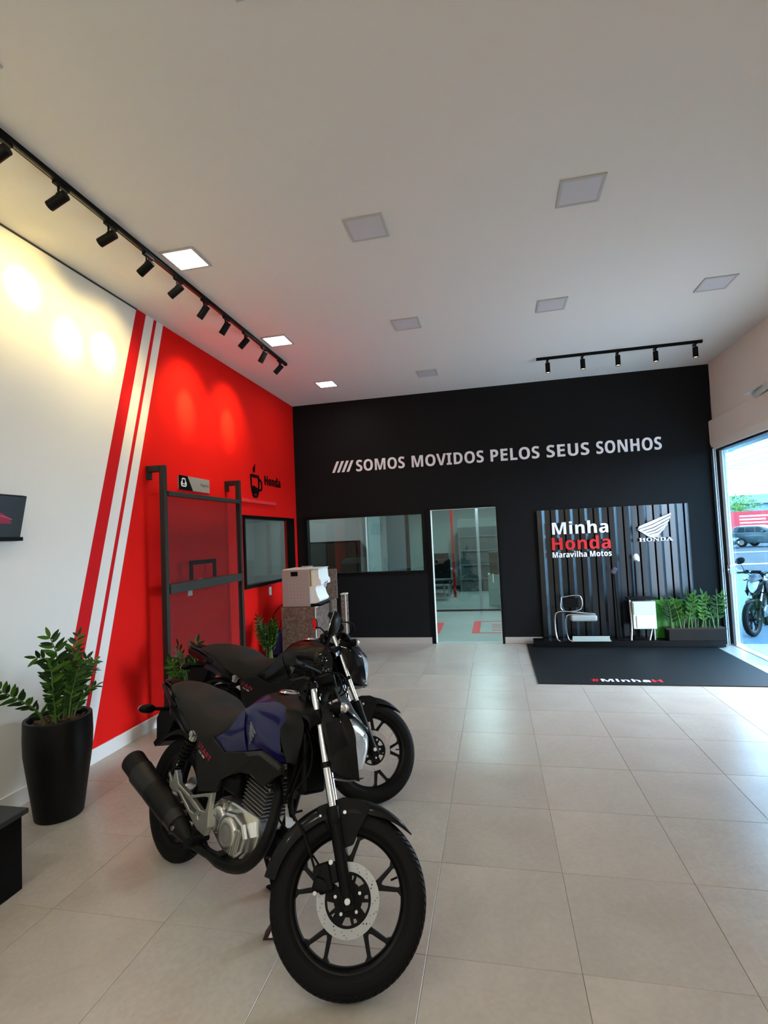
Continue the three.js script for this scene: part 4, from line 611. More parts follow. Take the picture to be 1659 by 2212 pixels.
// ================================================================ things standing in the showroom
// mesh screen on two posts in front of the red wall
{
  const steel = phy({ color: C(0.026, 0.027, 0.024), roughness: 0.5, specularIntensity: 0.5 });
  const X = -2.71, t = thing('mesh_screen', 'tall black steel frame with fine mesh infill before the red wall', 'screen', [X, 0, 0]);
  const zL = -2.205, zR = -3.7, w = 0.036, D = 0.055;   // posts: w along the wall, D away from it
  add(t, 'post', rspan(-D / 2, D / 2, 0, 2.49, zL - w / 2 - 0.012, zL + w / 2, 0.004), steel);
  add(t, 'post', rspan(-D / 2, D / 2, 0, 2.49, zR - w / 2, zR + w / 2 + 0.012, 0.004), steel);
  for (const z of [zL - 0.006, zR + 0.006]) { add(t, 'hook_arm', rspan(-0.165, -D / 2, 2.43, 2.49, z - 0.03, z + 0.03, 0.004), steel); add(t, 'hook_tab', rspan(-0.165, -0.135, 2.36, 2.43, z - 0.03, z + 0.03, 0.004), steel); }
  const rail = phy({ color: C(0.034, 0.036, 0.031), roughness: 0.5, specularIntensity: 0.5 });
  add(t, 'top_rail', rspan(-0.03, 0.035, 2.2, 2.245, zR + 0.04, zL - 0.04, 0.004), rail);
  add(t, 'middle_rail', rspan(-0.03, 0.035, 1.255, 1.345, zR + 0.04, zL - 0.04, 0.004), rail);
  add(t, 'bottom_rail', rspan(-0.03, 0.035, 0.08, 0.14, zR + 0.04, zL - 0.04, 0.004), rail);
  // expanded metal: zigzag strands
  const pos = [], idx = [], z0 = zR + 0.04, z1 = zL - 0.04, n = 74, dz = (z1 - z0) / n, h = 0.0062, wd = 0.0016;
  for (const [ya, yb] of [[0.14, 1.255], [1.345, 2.195]]) for (let y = ya + h / 2, r = 0; y < yb; y += h, r++) {
    const o = pos.length / 3; for (let k = 0; k <= n; k++) { const yy = y + ((k + r) % 2 ? h * 0.42 : -h * 0.42), z = z0 + k * dz; pos.push(0, yy - wd, z, 0, yy + wd, z); }
    for (let k = 0; k < n; k++) { const a = o + k * 2; idx.push(a, a + 1, a + 2, a + 1, a + 3, a + 2); }
  }
  const g = new THREE.BufferGeometry(); g.setAttribute('position', new THREE.Float32BufferAttribute(pos, 3)); g.setIndex(idx); g.computeVertexNormals();
  const m = add(t, 'wire_mesh', g, std({ color: 0x1c1a1a, roughness: 0.6, metalness: 0.2, side: THREE.DoubleSide })); m.userData.kind = 'stuff';
  const b = thing('display_bracket', 'small open black bracket fixed behind the mesh above its middle rail', 'bracket', [-2.76, 0, 0]);
  add(b, 'upright', rspan(-0.012, 0.012, 1.35, 1.545, -2.74, -2.7, 0.003), M.frameBlack); add(b, 'upright', rspan(-0.012, 0.012, 1.35, 1.545, -3.2, -3.155, 0.003), M.frameBlack); add(b, 'crossbar', rspan(-0.012, 0.012, 1.505, 1.55, -3.2, -2.7, 0.003), M.frameBlack);
  const c = thing('price_tag', 'small white card on the red wall behind the mesh bracket', 'card', [XL, 0, 0]); add(c, 'card', rspan(0, 0.006, 1.3, 1.335, -3.12, -3.02, 0.002), M.baseW);
  const c2 = thing('wall_socket', 'white socket plate on the red wall at the middle rail height', 'socket', [XL, 0, 0]); add(c2, 'plate', rspan(0, 0.01, 1.17, 1.3, -2.9, -2.82, 0.003), M.baseW);
}
// plants ----------------------------------------------------------
const leafGeo = [0, 1, 2].map((k) => { // a leaflet 1 long along +x, folded along the midrib
  const pos = [], idx = [], n = 8; for (let i = 0; i <= n; i++) { const t = i / n, w = 0.145 * Math.pow(Math.sin(Math.PI * Math.pow(t, 0.8)), 0.75) * (1 + 0.08 * k) + 0.004, z = 0.1 * t * t * (k - 0.6); pos.push(t, z + w * 0.28, w, t, z, 0, t, z + w * 0.28, -w); }
  for (let i = 0; i < n; i++) for (let c = 0; c < 2; c++) { const a = i * 3 + c; idx.push(a, a + 1, a + 3, a + 1, a + 4, a + 3); }
  const g = new THREE.BufferGeometry(); g.setAttribute('position', new THREE.Float32BufferAttribute(pos, 3)); g.setIndex(idx); g.computeVertexNormals(); return g;
});
function frond(parent, pts, leafLen, n, single, flat, from = 0.3) { // a curved stalk with leaflets on both sides
  const c = new THREE.CatmullRomCurve3(pts.map((p) => V(...p))), stalk = add(parent, 'stem', taper(pts, leafLen * 0.11, leafLen * 0.03, 18, 7), M.stem), list = [];
  const place = (t, side, len) => {
    const p = c.getPointAt(t), tan = c.getTangentAt(t), s = flat.clone().cross(tan).normalize().multiplyScalar(side), nrm = s.clone().cross(tan).multiplyScalar(-side).normalize();
    const d = side === 0 ? tan.clone() : s.clone().multiplyScalar(0.82).addScaledVector(tan, 0.55).addScaledVector(nrm, rr(-0.15, 0.25)).normalize();
    const up = side === 0 ? flat.clone() : nrm, zz = d.clone().cross(up).normalize(), yy = zz.clone().cross(d);
    const m = new THREE.Matrix4().makeBasis(d, yy, zz).scale(V(len, len, len)).setPosition(p);
    list.push([m, Math.floor(rnd() * 3), Math.floor(rnd() * 4)]);
  };
  for (let i = 0; i < n; i++) { const t = from + (1 - from) * (i + 0.3) / n, L = leafLen * (0.75 + 0.35 * Math.sin(Math.PI * Math.min(1, (i + 1) / n * 0.9))) * rr(0.9, 1.1); place(Math.min(0.985, t), i % 2 ? 1 : -1, L); place(Math.min(0.985, t + 0.02), i % 2 ? -1 : 1, L * rr(0.85, 1.05)); }
  place(0.99, 0, leafLen * 0.9);
  if (single) for (const [m, k, q] of list) { const l = add(stalk, 'leaf', leafGeo[k], M.leaf[q]); l.applyMatrix4(m); }
  else add(stalk, 'leaves', merge(list.map(([m, k]) => leafGeo[k].clone().applyMatrix4(m))), M.leaf[Math.floor(rnd() * 4)]);
  return stalk;
}
function potShape(h, rt, rb, soilY) { return [lathe([[0.001, 0], [rb, 0], [rb + 0.004, 0.006], [rb + (rt - rb) * 0.45, h * 0.3], [rt * 0.985, h * 0.66], [rt, h * 0.82], [rt * 0.985, h - 0.008], [rt * 0.975, h], [rt - 0.022, h], [rt - 0.028, h - 0.01], [rt - 0.034, soilY - 0.02]], 64), lathe([[0.001, soilY + 0.012], [rt * 0.5, soilY + 0.006], [rt - 0.03, soilY]], 40)]; }
{
  const px = -2.505, pz = -0.76, t = thing('potted_plant', 'tall black tapered pot with a glossy green fern-like plant beside the striped wall', 'plant', [px, 0, pz]);
  const [pg, sg] = potShape(0.63, 0.2, 0.137, 0.585); add(t, 'pot', pg, M.pot); add(t, 'soil', sg, M.soil);
  const chips = []; for (let i = 0; i < 50; i++) { const a = rr(0, 6.28), r = 0.165 * Math.sqrt(rnd()); chips.push(box(rr(0.03, 0.06), rr(0.006, 0.012), rr(0.012, 0.02)).rotateX(rr(-0.4, 0.4)).rotateY(rr(0, 3.1)).translate(r * Math.cos(a), 0.598 + rr(0, 0.01), r * Math.sin(a))); }
  const ch = add(t, 'bark_chips', merge(chips), std({ color: 0x4a2f20, roughness: 0.95 })); ch.userData.kind = 'stuff';
  const F = (base, tip, bow, len, n, flat, from) => frond(t, [[base[0], 0.585, base[1]], [base[0] * 0.6 + tip[0] * 0.25 + bow[0] * 0.5, 0.585 + (tip[1] - 0.585) * 0.4 + bow[1] * 0.5, base[1] * 0.6 + tip[2] * 0.25 + bow[2] * 0.5], [base[0] * 0.2 + tip[0] * 0.65 + bow[0], 0.585 + (tip[1] - 0.585) * 0.78 + bow[1], base[1] * 0.2 + tip[2] * 0.65 + bow[2]], tip], len, n, true, V(...flat).normalize(), from);
  F([-0.02, 0.02], [-0.03, 1.15, 0.03], [0.02, 0.0, -0.02], 0.085, 11, [0.7, 0.1, 0.7], 0.37);
  F([0.02, -0.02], [0.0, 1.12, -0.18], [0.02, -0.01, 0.03], 0.076, 13, [0.2, 0.75, 0.6], 0.30);
  F([0.02, -0.04], [0.06, 1.02, -0.1], [0.0, 0.02, 0], 0.068, 13, [0.7, 0.2, 0.6], 0.20);
  F([0.0, 0.03], [-0.05, 1.035, 0.12], [0.02, 0.07, -0.02], 0.078, 11, [0.5, -0.3, 0.8], 0.25);
  F([-0.04, 0.06], [-0.11, 0.895, 0.33], [0.0, -0.02, 0.0], 0.082, 10, [0.15, 0.3, 0.9], 0.35);
  F([0.05, -0.03], [0.1, 0.97, -0.14], [0.0, 0.03, 0], 0.068, 13, [0.7, 0.3, 0.6], 0.20);
  F([0.05, -0.05], [0.05, 0.86, -0.25], [0.0, 0.05, 0], 0.068, 12, [0.3, 0.9, 0.3], 0.20);
  F([0.04, -0.04], [0.03, 0.92, -0.29], [0.0, 0.04, 0], 0.068, 12, [0.5, 0.6, 0.5], 0.20);
  F([0.0, 0.0], [-0.01, 0.98, -0.06], [0, 0.02, 0], 0.068, 12, [0.7, 0.2, 0.7], 0.18);
  F([0.03, 0.05], [0.05, 0.82, 0.1], [0, 0.0, 0], 0.058, 9, [0.7, 0.3, 0.6], 0.18);
  F([-0.03, 0.0], [0.0, 0.96, 0.06], [0, 0.02, 0], 0.064, 11, [0.7, 0.1, 0.6], 0.18);
  F([0.07, -0.05], [0.12, 0.77, -0.2], [0.0, 0.02, 0], 0.068, 10, [0.2, 1, 0.3], 0.20);
  F([0.04, -0.06], [0.0, 0.85, -0.12], [0.0, 0.03, 0], 0.063, 11, [0.8, 0.2, 0.5], 0.18);
  F([-0.05, 0.08], [-0.06, 0.7, 0.12], [0.0, 0.0, 0], 0.073, 2, [0.8, 0.2, 0.5], 0.55);
}
function smallPlant(label, x, z, h, stems, spread, leaf, rt = 0.19, ph = 0.4, group) {
  const t = thing('potted_plant', label, 'plant', [x, 0, z], 0, group); const [pg, sg] = potShape(ph, rt, rt * 0.72, ph - 0.04); add(t, 'pot', pg, M.pot); add(t, 'soil', sg, M.soil);
  for (let i = 0; i < stems; i++) { const a = i * 2.4 + rr(-0.3, 0.3), r = spread * (0.35 + 0.65 * ((i * 0.618) % 1)), c = Math.cos(a), s = Math.sin(a), H = h * rr(0.75, 1.05); frond(t, [[0.04 * c, ph - 0.04, 0.04 * s], [0.3 * r * c, ph + H * 0.4, 0.3 * r * s], [0.65 * r * c, ph + H * 0.78, 0.65 * r * s], [r * c, ph + H, r * s]], leaf, 8, false, V(-s, 0.25, c), 0.25); }
  return t;
}
rs = 777;
smallPlant('bushy green plant in a dark bowl pot between black motorcycle and granite counter', -2.58, -4.16, 0.5, 14, 0.2, 0.085, 0.2, 0.21);
smallPlant('green plant half hidden behind the motorcycle tails at the mesh screen foot', -2.43, -2.12, 0.6, 13, 0.2, 0.09, 0.15, 0.2);
// black plinth at the picture edge
{
  const t = thing('display_plinth', 'low black box plinth cut off by the picture edge beside the tall pot', 'plinth', [-2.46, 0, 0.9]);
  add(t, 'body', rspan(-0.38, 0.376, 0, 0.362, -1.0, 1.0, 0.004), M.blackMatte); add(t, 'top_board', rspan(-0.385, 0.386, 0.362, 0.388, -1.032, 1.0, 0.004), std({ color: 0x222426, roughness: 0.45 }));
}
// coffee counter --------------------------------------------------
{
  const t = thing('coffee_counter', 'speckled brown granite counter carrying the coffee machine', 'counter', [-2.26, 0, -4.42]);
  const gm = (rx, ry) => { const x = texGranite.clone(); x.repeat.set(rx, ry); x.needsUpdate = true; return std({ map: x, roughness: 0.2 }); }, g1 = gm(1.4, 1.4), uvbox = (g) => { const p = g.attributes.position, n = g.attributes.normal, u = g.attributes.uv; for (let i = 0; i < p.count; i++) { const ax = Math.abs(n.getX(i)), ay = Math.abs(n.getY(i)); if (ax > 0.6) u.setXY(i, p.getZ(i), p.getY(i)); else if (ay > 0.6) u.setXY(i, p.getX(i), p.getZ(i)); else u.setXY(i, p.getX(i), p.getY(i)); } return g; };
  add(t, 'front_slab', uvbox(span(-0.24, 0.24, 0, 0.82, -0.03, 0.02)), g1); add(t, 'side_slab', uvbox(span(0.215, 0.24, 0, 0.79, -0.95, -0.03)), g1);
  add(t, 'worktop', uvbox(span(-0.24, 0.235, 0.79, 0.822, -0.95, -0.03)), g1);
  add(t, 'pale_edge', merge([span(0.236, 0.246, 0, 0.822, 0.008, 0.022), span(0.232, 0.246, 0.806, 0.824, -0.55, 0.02)]), M.stoneEdge);
  add(t, 'splash_back', uvbox(span(-0.1, 0.26, 0.82, 1.265, -0.95, -0.91)), g1);
  const s = thing('granite_screen', 'upright granite slab with pale edges beside the coffee counter', 'slab', [-1.79, 0, -5.0]); add(s, 'slab', uvbox(span(-0.035, 0.035, 0, 0.92, -0.08, 0.05)), g1); add(s, 'pale_edge', merge([span(0.026, 0.04, 0, 0.925, 0.04, 0.054), span(-0.04, 0.04, 0.915, 0.93, -0.08, 0.054)]), M.stoneEdge);
}
{ // coffee machine: profile in x,y pulled back along z, side panel towards the viewer
  const t = thing('coffee_machine', 'white coffee machine with grey dimpled side panel on the granite counter', 'coffee machine', [-2.3, 0.825, -4.42]);
  const taupe = std({ color: 0xa89f9c, roughness: 0.5 }), wht = std({ color: 0xf1f2ec, roughness: 0.35 });
  add(t, 'side_panel', rspan(-0.185, 0.21, 0.0, 0.495, -0.02, 0.0, 0.004), taupe);
  const dim = []; for (let j = 0; j < 7; j++) for (let i = 0; i < 6; i++) dim.push(new THREE.SphereGeometry(0.008, 8, 6).scale(1, 1, 0.35).translate(-0.09 + i * 0.046, 0.045 + j * 0.045, 0.0)); add(t, 'dimples', merge(dim), taupe).userData.kind = 'stuff';
  add(t, 'badge', rspan(-0.055, 0.045, 0.41, 0.47, 0, 0.004, 0.0015), M.frameBlack);
  add(t, 'housing', extr(shape([[-0.18, 0.0], [0.2, 0], [0.2, 0.49], [-0.18, 0.49]]), 0.42, 0.006).translate(0, 0, -0.44), wht);
  add(t, 'front', extr(shape([[0.2, 0.49], [0.33, 0.49], [0.338, 0.37], [0.362, 0.345], [0.362, 0.285], [0.31, 0.275], [0.285, 0.255], [0.285, 0.215], [0.305, 0.14], [0.335, 0.085], [0.33, 0.062], [0.28, 0.035], [0.2, 0.03]]), 0.38, 0.008).translate(0, 0, -0.42), wht);
  add(t, 'gold_strip', merge([rspan(0.218, 0.236, 0.27, 0.49, -0.036, -0.004, 0.003)]), std({ color: 0xb5a06a, metalness: 0.6, roughness: 0.4 }));
  add(t, 'drip_tray', rspan(0.2, 0.345, 0, 0.034, -0.43, -0.005, 0.006), M.frameBlack);
  add(t, 'spout', merge([rod([0.37, 0.3, -0.14], [0.37, 0.245, -0.14], 0.011), rod([0.37, 0.3, -0.2], [0.37, 0.245, -0.2], 0.011), rod([0.34, 0.3, -0.17], [0.405, 0.315, -0.17], 0.012)]), B.chrome);
  add(t, 'top_lid', rspan(-0.17, 0.34, 0.494, 0.506, -0.43, -0.01, 0.004), wht);
  const p = thing('saucer_stack', 'small shiny white dishes lying on top of the coffee machine', 'dishes', [-2.19, 1.328, -4.62]); add(p, 'dish', lathe([[0.001, 0.004], [0.05, 0.006], [0.08, 0.022], [0.083, 0.022], [0.055, 0], [0.001, 0]], 30), wht); add(p, 'dish', lathe([[0.001, 0.018], [0.05, 0.02], [0.075, 0.034], [0.078, 0.034], [0.055, 0.015], [0.001, 0.014]], 30), B.chrome);
  const w = thing('power_cord', 'thin dark power cords hanging from the coffee counter to the plant', 'cord'); add(w, 'cord', tube([[-2.5, 0.86, -4.5], [-2.6, 0.8, -4.55], [-2.72, 0.66, -4.6], [-2.76, 0.48, -4.62], [-2.72, 0.3, -4.64], [-2.7, 0.05, -4.66]], 0.006, 40, 7), M.frameBlack); add(w, 'cord', tube([[-2.51, 0.8, -4.52], [-2.56, 0.66, -4.56], [-2.63, 0.48, -4.6], [-2.7, 0.3, -4.64], [-2.72, 0.05, -4.68]], 0.005, 40, 7), M.frameBlack);
  const bn = thing('waste_bin', 'blue violet bin tucked between the counter plant and granite', 'bin', [-2.66, 0, -4.62]); add(bn, 'body', lathe([[0.001, 0], [0.1, 0], [0.13, 0.46], [0.122, 0.46], [0.095, 0.02], [0.001, 0.02]], 32), std({ color: 0x3b3f8f, roughness: 0.5 })); add(bn, 'rim', new THREE.TorusGeometry(0.128, 0.007, 8, 36).rotateX(Math.PI / 2).translate(0, 0.46, 0), std({ color: 0x3b3f8f, roughness: 0.5 }));
}
// corrugated brand wall, its desk and planting, and the mat ------
{
  const x0 = 1.015, x1 = 3.06, n = 10, p = (x1 - x0) / n, pts = [], D = 0.045;
  for (let k = 0; k < n; k++) { const a = x0 + k * p; pts.push([a, D], [a + 0.07, D], [a + 0.112, 0.018], [a + p - 0.016, 0.016]); } pts.push([x1, D], [x1 + 0.03, D], [x1 + 0.05, D - 0.012]);
  const back = pts.map(([x, z]) => [x, z - 0.006]).reverse();
  const t = thing('corrugated_panel', 'dark ribbed metal sheet standing upright against the black wall', 'panel', [0, 0, ZB]);
  add(t, 'sheet', extr(shape(pts.concat(back).map(([x, z]) => [x, -z])), 1.97, 0).rotateX(-Math.PI / 2).translate(0, 0.035, 0), std({ color: C(0.058, 0.066, 0.074), metalness: 1, roughness: 0.27 }));
  for (const [nm, s, w, h, x, y, m, lab] of [['sign_letters', 'Minha', 0.79, 0.178, 1.222, 1.634, M.letter, 'white first line of raised letters on the ribbed sheet'], ['sign_letters', 'Honda', 0.825, 0.185, 1.207, 1.4, M.letterRed, 'red middle line of raised letters on the ribbed sheet'], ['sign_letters', 'Maravilha Motos', 0.83, 0.082, 1.207, 1.287, M.letter, 'small white dealer name letters under the red word']]) {
    const l = thing(nm, lab, 'lettering', [0, 0, ZB + D + 0.002]); add(l, 'word', text(s, w, h, 0.02, font, 'H').translate(x, y, 0), m);
  }
  const wl = thing('wing_logo', 'white wing emblem with maker name on the ribbed sheet', 'logo', [0, 0, ZB + D + 0.006]);
  const f = [[[2.416, 1.66], [2.43, 1.7], [2.5, 1.73], [2.865, 1.875], [2.868, 1.85], [2.6, 1.72]], [[2.43, 1.655], [2.6, 1.71], [2.862, 1.835], [2.855, 1.8], [2.62, 1.678], [2.46, 1.63]], [[2.47, 1.622], [2.625, 1.668], [2.845, 1.783], [2.83, 1.75], [2.64, 1.64], [2.5, 1.6]], [[2.51, 1.594], [2.645, 1.63], [2.82, 1.735], [2.8, 1.7], [2.67, 1.608], [2.54, 1.572]], [[2.545, 1.566], [2.675, 1.598], [2.785, 1.685], [2.765, 1.65], [2.7, 1.58], [2.69, 1.563], [2.6, 1.55]], [[2.41, 1.65], [2.44, 1.648], [2.61, 1.548], [2.7, 1.556], [2.715, 1.545], [2.6, 1.53], [2.56, 1.54]]];
  for (const q of f) add(wl, 'feather', extr(shape(q), 0.018, 0.003), M.letter);
  add(wl, 'name', text('HONDA', 0.45, 0.052, 0.018, await new FontLoader().loadAsync('fonts/droid/droid_serif_bold.typeface.json')).translate(2.422, 1.478, 0), M.letter);
}
{ // rubber entrance mat with print
  const t = thing('floor_mat', 'large black entrance mat with white and red printed word', 'mat', [0, 0, 0]);
  add(t, 'mat', rspan(0.755, 3.25, 0, 0.012, -5.95, -3.87, 0.004), phy({ color: C(0.0075, 0.0078, 0.008), roughness: 0.65, specularIntensity: 0.4, bumpMap: texFine, bumpScale: 0.001 }));
  const put = (s, w, x, m) => add(t, 'print', text(s, w, 0.1, 0.0012, font, 'H').rotateX(-Math.PI / 2).translate(x, 0.0122, -3.965), m);
  put('#', 0.085, 1.335, M.letterRed); put('Minha', 0.5, 1.44, M.letter); put('H', 0.1, 1.965, M.letterRed);
}
{ // low black desk base and what stands on it, in front of the ribbed sheet
  const t = thing('desk_base', 'long low black platform along the foot of the ribbed sheet', 'platform', [0, 0, -5.79]);
  add(t, 'body', rspan(0.85, 3.36, 0.012, 0.1, -0.13, 0.09, 0.006), M.frameBlack);
  // metal chair on the left
  const c = thing('metal_chair', 'bent chrome tube chair with grey seat before the ribbed sheet', 'chair', [1.42, 0.1, -5.7]);
  add(c, 'frame', merge([tube([[-0.2, 0, 0.05], [-0.24, 0.03, -0.02], [-0.25, 0.34, -0.05], [-0.22, 0.4, -0.05], [0.3, 0.38, -0.03]], 0.012, 40, 8), tube([[-0.03, 0, 0.06], [-0.09, 0.03, 0.02], [-0.1, 0.36, 0.04], [-0.06, 0.38, 0.04], [0.28, 0.36, 0.04]], 0.012, 40, 8), tube([[-0.15, 0.62, -0.06], [-0.15, 0.44, -0.06], [0.11, 0.45, -0.05], [0.11, 0.63, -0.05], [-0.15, 0.62, -0.06]], 0.009, 40, 8)]), B.chrome);
  add(c, 'seat', rbox(0.36, 0.09, 0.14, 0.03, 0.13, 0.33, 0, 3), std({ color: 0x8f9794, roughness: 0.5 })); add(c, 'backrest', rbox(0.22, 0.14, 0.02, 0.008, -0.02, 0.54, -0.06), M.frameBlack);
  const b = thing('document_tray', 'pale green document tray on the black platform beside the chair', 'tray', [1.58, 0.1, -5.72]); add(b, 'tray', merge([rspan(-0.2, 0.32, 0, 0.012, -0.06, 0.06, 0.003), rspan(-0.2, 0.3, 0.012, 0.075, 0.048, 0.058, 0.003)]), std({ color: 0x9aa69f, roughness: 0.5 }));
  const k = thing('service_cabinet', 'white two-tier cabinet with pale green front beside the planting', 'cabinet', [2.31, 0.106, -5.75]);
  const wg = std({ color: 0xdfe8e2, roughness: 0.45 }); add(k, 'body', rspan(-0.1, 0.2, 0.16, 0.54, -0.09, 0.06, 0.008), wg); add(k, 'door', rspan(-0.09, 0.19, 0.36, 0.53, 0.06, 0.072, 0.004), std({ color: 0xbfdccb, roughness: 0.4 })); add(k, 'drawer', rspan(-0.06, 0.19, 0.18, 0.345, 0.06, 0.074, 0.004), wg); add(k, 'top_rail', rspan(-0.16, 0.22, 0.57, 0.6, -0.09, 0.07, 0.006), M.frameBlack); for (const lg of [tube([[-0.14, 0.004, 0.05], [-0.12, 0.2, 0.03], [-0.12, 0.56, 0]], 0.014, 20, 8), tube([[0.1, 0.004, 0.05], [0.13, 0.1, 0.03], [0.15, 0.16, 0]], 0.012, 20, 8), rod([0.18, 0.0, 0], [0.18, 0.16, 0], 0.012)]) add(k, 'leg', lg, B.alu);
  const ld = thing('standing_lamp', 'slim dark post with a white round head behind the white cabinet', 'lamp', [2.33, 0.1, -5.905]); add(ld, 'post', merge([rod([0, 0, 0], [0, 1.1, 0], 0.014), rbox(0.16, 0.02, 0.09, 0.004, 0, 0.01, 0)]), M.frameBlack); add(ld, 'head', merge([new THREE.SphereGeometry(0.05, 20, 14).scale(0.85, 1, 0.7).translate(0.02, 1.16, 0), rbox(0.035, 0.07, 0.03, 0.01, 0.05, 1.13, 0)]), std({ color: 0xe2e2e0, roughness: 0.4 }));
  const e = thing('upright_lever', 'thin dark upright lever with purple tip before the ribbed sheet', 'lever', [2.05, 0.1, -5.8]); add(e, 'rod', merge([rod([0, 0, 0], [-0.03, 0.96, 0], 0.012), rbox(0.1, 0.02, 0.09, 0.004, 0, 0.01, 0)]), M.frameBlack); add(e, 'tip', rbox(0.07, 0.1, 0.04, 0.015).rotateZ(-0.5).translate(-0.03, 0.98, 0), std({ color: 0x3c3040, roughness: 0.4 }));
  const pl = thing('planter_box', 'brown planter trough with a thicket of green leaves beside the shopfront', 'planter', [2.95, 0.1, -5.78]);
  add(pl, 'trough', rspan(-0.3, 0.41, 0, 0.16, -0.1, 0.1, 0.01), phy({ color: C(0.012, 0.008, 0.005), roughness: 0.7, specularIntensity: 0.4 })); add(pl, 'soil', rspan(-0.32, 0.43, 0.15, 0.17, -0.09, 0.09, 0.004), M.soil);
  rs = 4242; for (let i = 0; i < 22; i++) { const x = -0.24 + 0.62 * ((i * 0.618) % 1), z = rr(-0.06, 0.07), H = rr(0.28, 0.46), lx = rr(-0.12, 0.12), lz = rr(-0.04, 0.12); frond(pl, [[x, 0.16, z], [x + lx * 0.3, 0.2 + H * 0.4, z + lz * 0.3], [x + lx * 0.7, 0.2 + H * 0.8, z + lz * 0.7], [x + lx, 0.2 + H, z + lz]], 0.1, 6, false, V(rr(-0.5, 0.5), 0.5, 1).normalize(), 0.25); }
  const gp = thing('green_board', 'bright green board standing behind the planter leaves', 'board', [2.8, 0.1, -5.905]); add(gp, 'board', rspan(-0.28, 0.12, 0, 0.54, -0.012, 0.012, 0.004), std({ color: 0x2f7d1c, roughness: 0.45 }));
}
{ // little red warning wedge under the front tyre
  const t = thing('wheel_wedge', 'small dark red triangular wedge behind the blue machine front tyre', 'wedge', [-0.67, 0, -0.0], 0.2); add(t, 'wedge', extr(shape([[-0.04, 0], [0.04, 0], [0, 0.055]]), 0.05, 0.003).translate(0, 0.003, -0.025), std({ color: 0x3c1018, roughness: 0.6 })); add(t, 'emblem', extr(shape([[-0.014, 0.012], [0.014, 0.012], [0, 0.04]]), 0.002).translate(0, 0.003, 0.029), M.decalLight ?? M.letter);
}
{ // sensor on the beam
  const t = thing('alarm_sensor', 'white cylindrical sensor on a bracket under the beige beam', 'sensor', [XR, 3.185, -4.6]); add(t, 'bracket', rspan(-0.02, 0, -0.02, 0.06, -0.05, 0.05, 0.004), M.aluWhite); add(t, 'body', merge([rod([-0.06, -0.0, -0.03], [-0.12, 0.012, 0.35], 0.035, 0.035, 20), rod([-0.02, 0.01, 0.02], [-0.075, 0, 0.05], 0.014)]), M.panelFrame); add(t, 'visor', rspan(-0.13, -0.02, 0.04, 0.046, -0.16, 0.3, 0.002), M.aluWhite);
}
// ================================================================ shopfront, street, offices behind
{ // aluminium shopfront: a tinted glass leaf next to the black wall, the doorway open beyond it
  const d = struct('door_2');
  add(d, 'jamb', span(3.45, 3.62, 0, 2.78, -5.99, -5.965), M.frameBlack); add(d, 'jamb_bead', span(3.475, 3.49, 0, 2.76, -5.965, -5.955), M.aluWhite); add(d, 'jamb_bead', span(3.5, 3.512, 0, 2.76, -5.965, -5.955), M.aluWhite);
  add(d, 'head_rail', span(3.52, 3.62, 2.725, 2.76, -5.965, -2.9), M.frameBlack);
  add(d, 'stile', span(3.55, 3.6, 0.0, 2.72, -5.94, -5.86), M.aluWhite); add(d, 'sill', span(3.523, 3.66, -0.03, 0.006, -6.0, -2.9), M.alu);
  add(d, 'lock', merge([rspan(3.53, 3.62, 0.98, 1.11, -5.915, -5.855, 0.012), rod([3.52, 1.045, -5.88], [3.63, 1.045, -5.88], 0.02)]), B.chrome);
  add(d, 'pane', span(3.572, 3.58, 0.03, 2.72, -5.86, -4.5), M.glassTint); add(d, 'stile', span(3.55, 3.6, 0, 2.72, -4.5, -4.44), M.aluWhite);
  const a = thing('shop_awning', 'pale blue awning edge over the shopfront outside', 'awning'); add(a, 'fascia', span(4.0, 4.03, 2.8, 2.95, -9, -2), M.aluWhite); add(a, 'soffit', span(3.75, 4.0, 2.88, 2.91, -9, -2), M.aluWhite);
}
{ // ground outside, with an unseen pale strip added to bounce daylight indoors
  const g = struct('sidewalk'); add(g, 'paving', span(3.66, 9, -0.2, -0.03, -40, -6.1), M.sidewalk); add(g, 'bounce_apron', span(3.66, 9, -0.2, -0.03, -6.1, 20), M.bounceApron);
  const s = struct('street'); add(s, 'asphalt', span(-60, 160, -0.4, -0.14, -200, -9.2).translate(69.01, 0, 0), M.asphalt); add(s, 'asphalt_near', span(9, 160, -0.4, -0.14, -9.2, 60), M.asphalt);
  const lines = thing('road_marking', 'white painted line across the grey street', 'marking'); add(lines, 'line', span(9.2, 60, -0.14, -0.13, -23.2, -22.7), M.aluWhite); add(lines, 'line', span(9.2, 60, -0.14, -0.13, -33, -32.7), M.aluWhite);
}
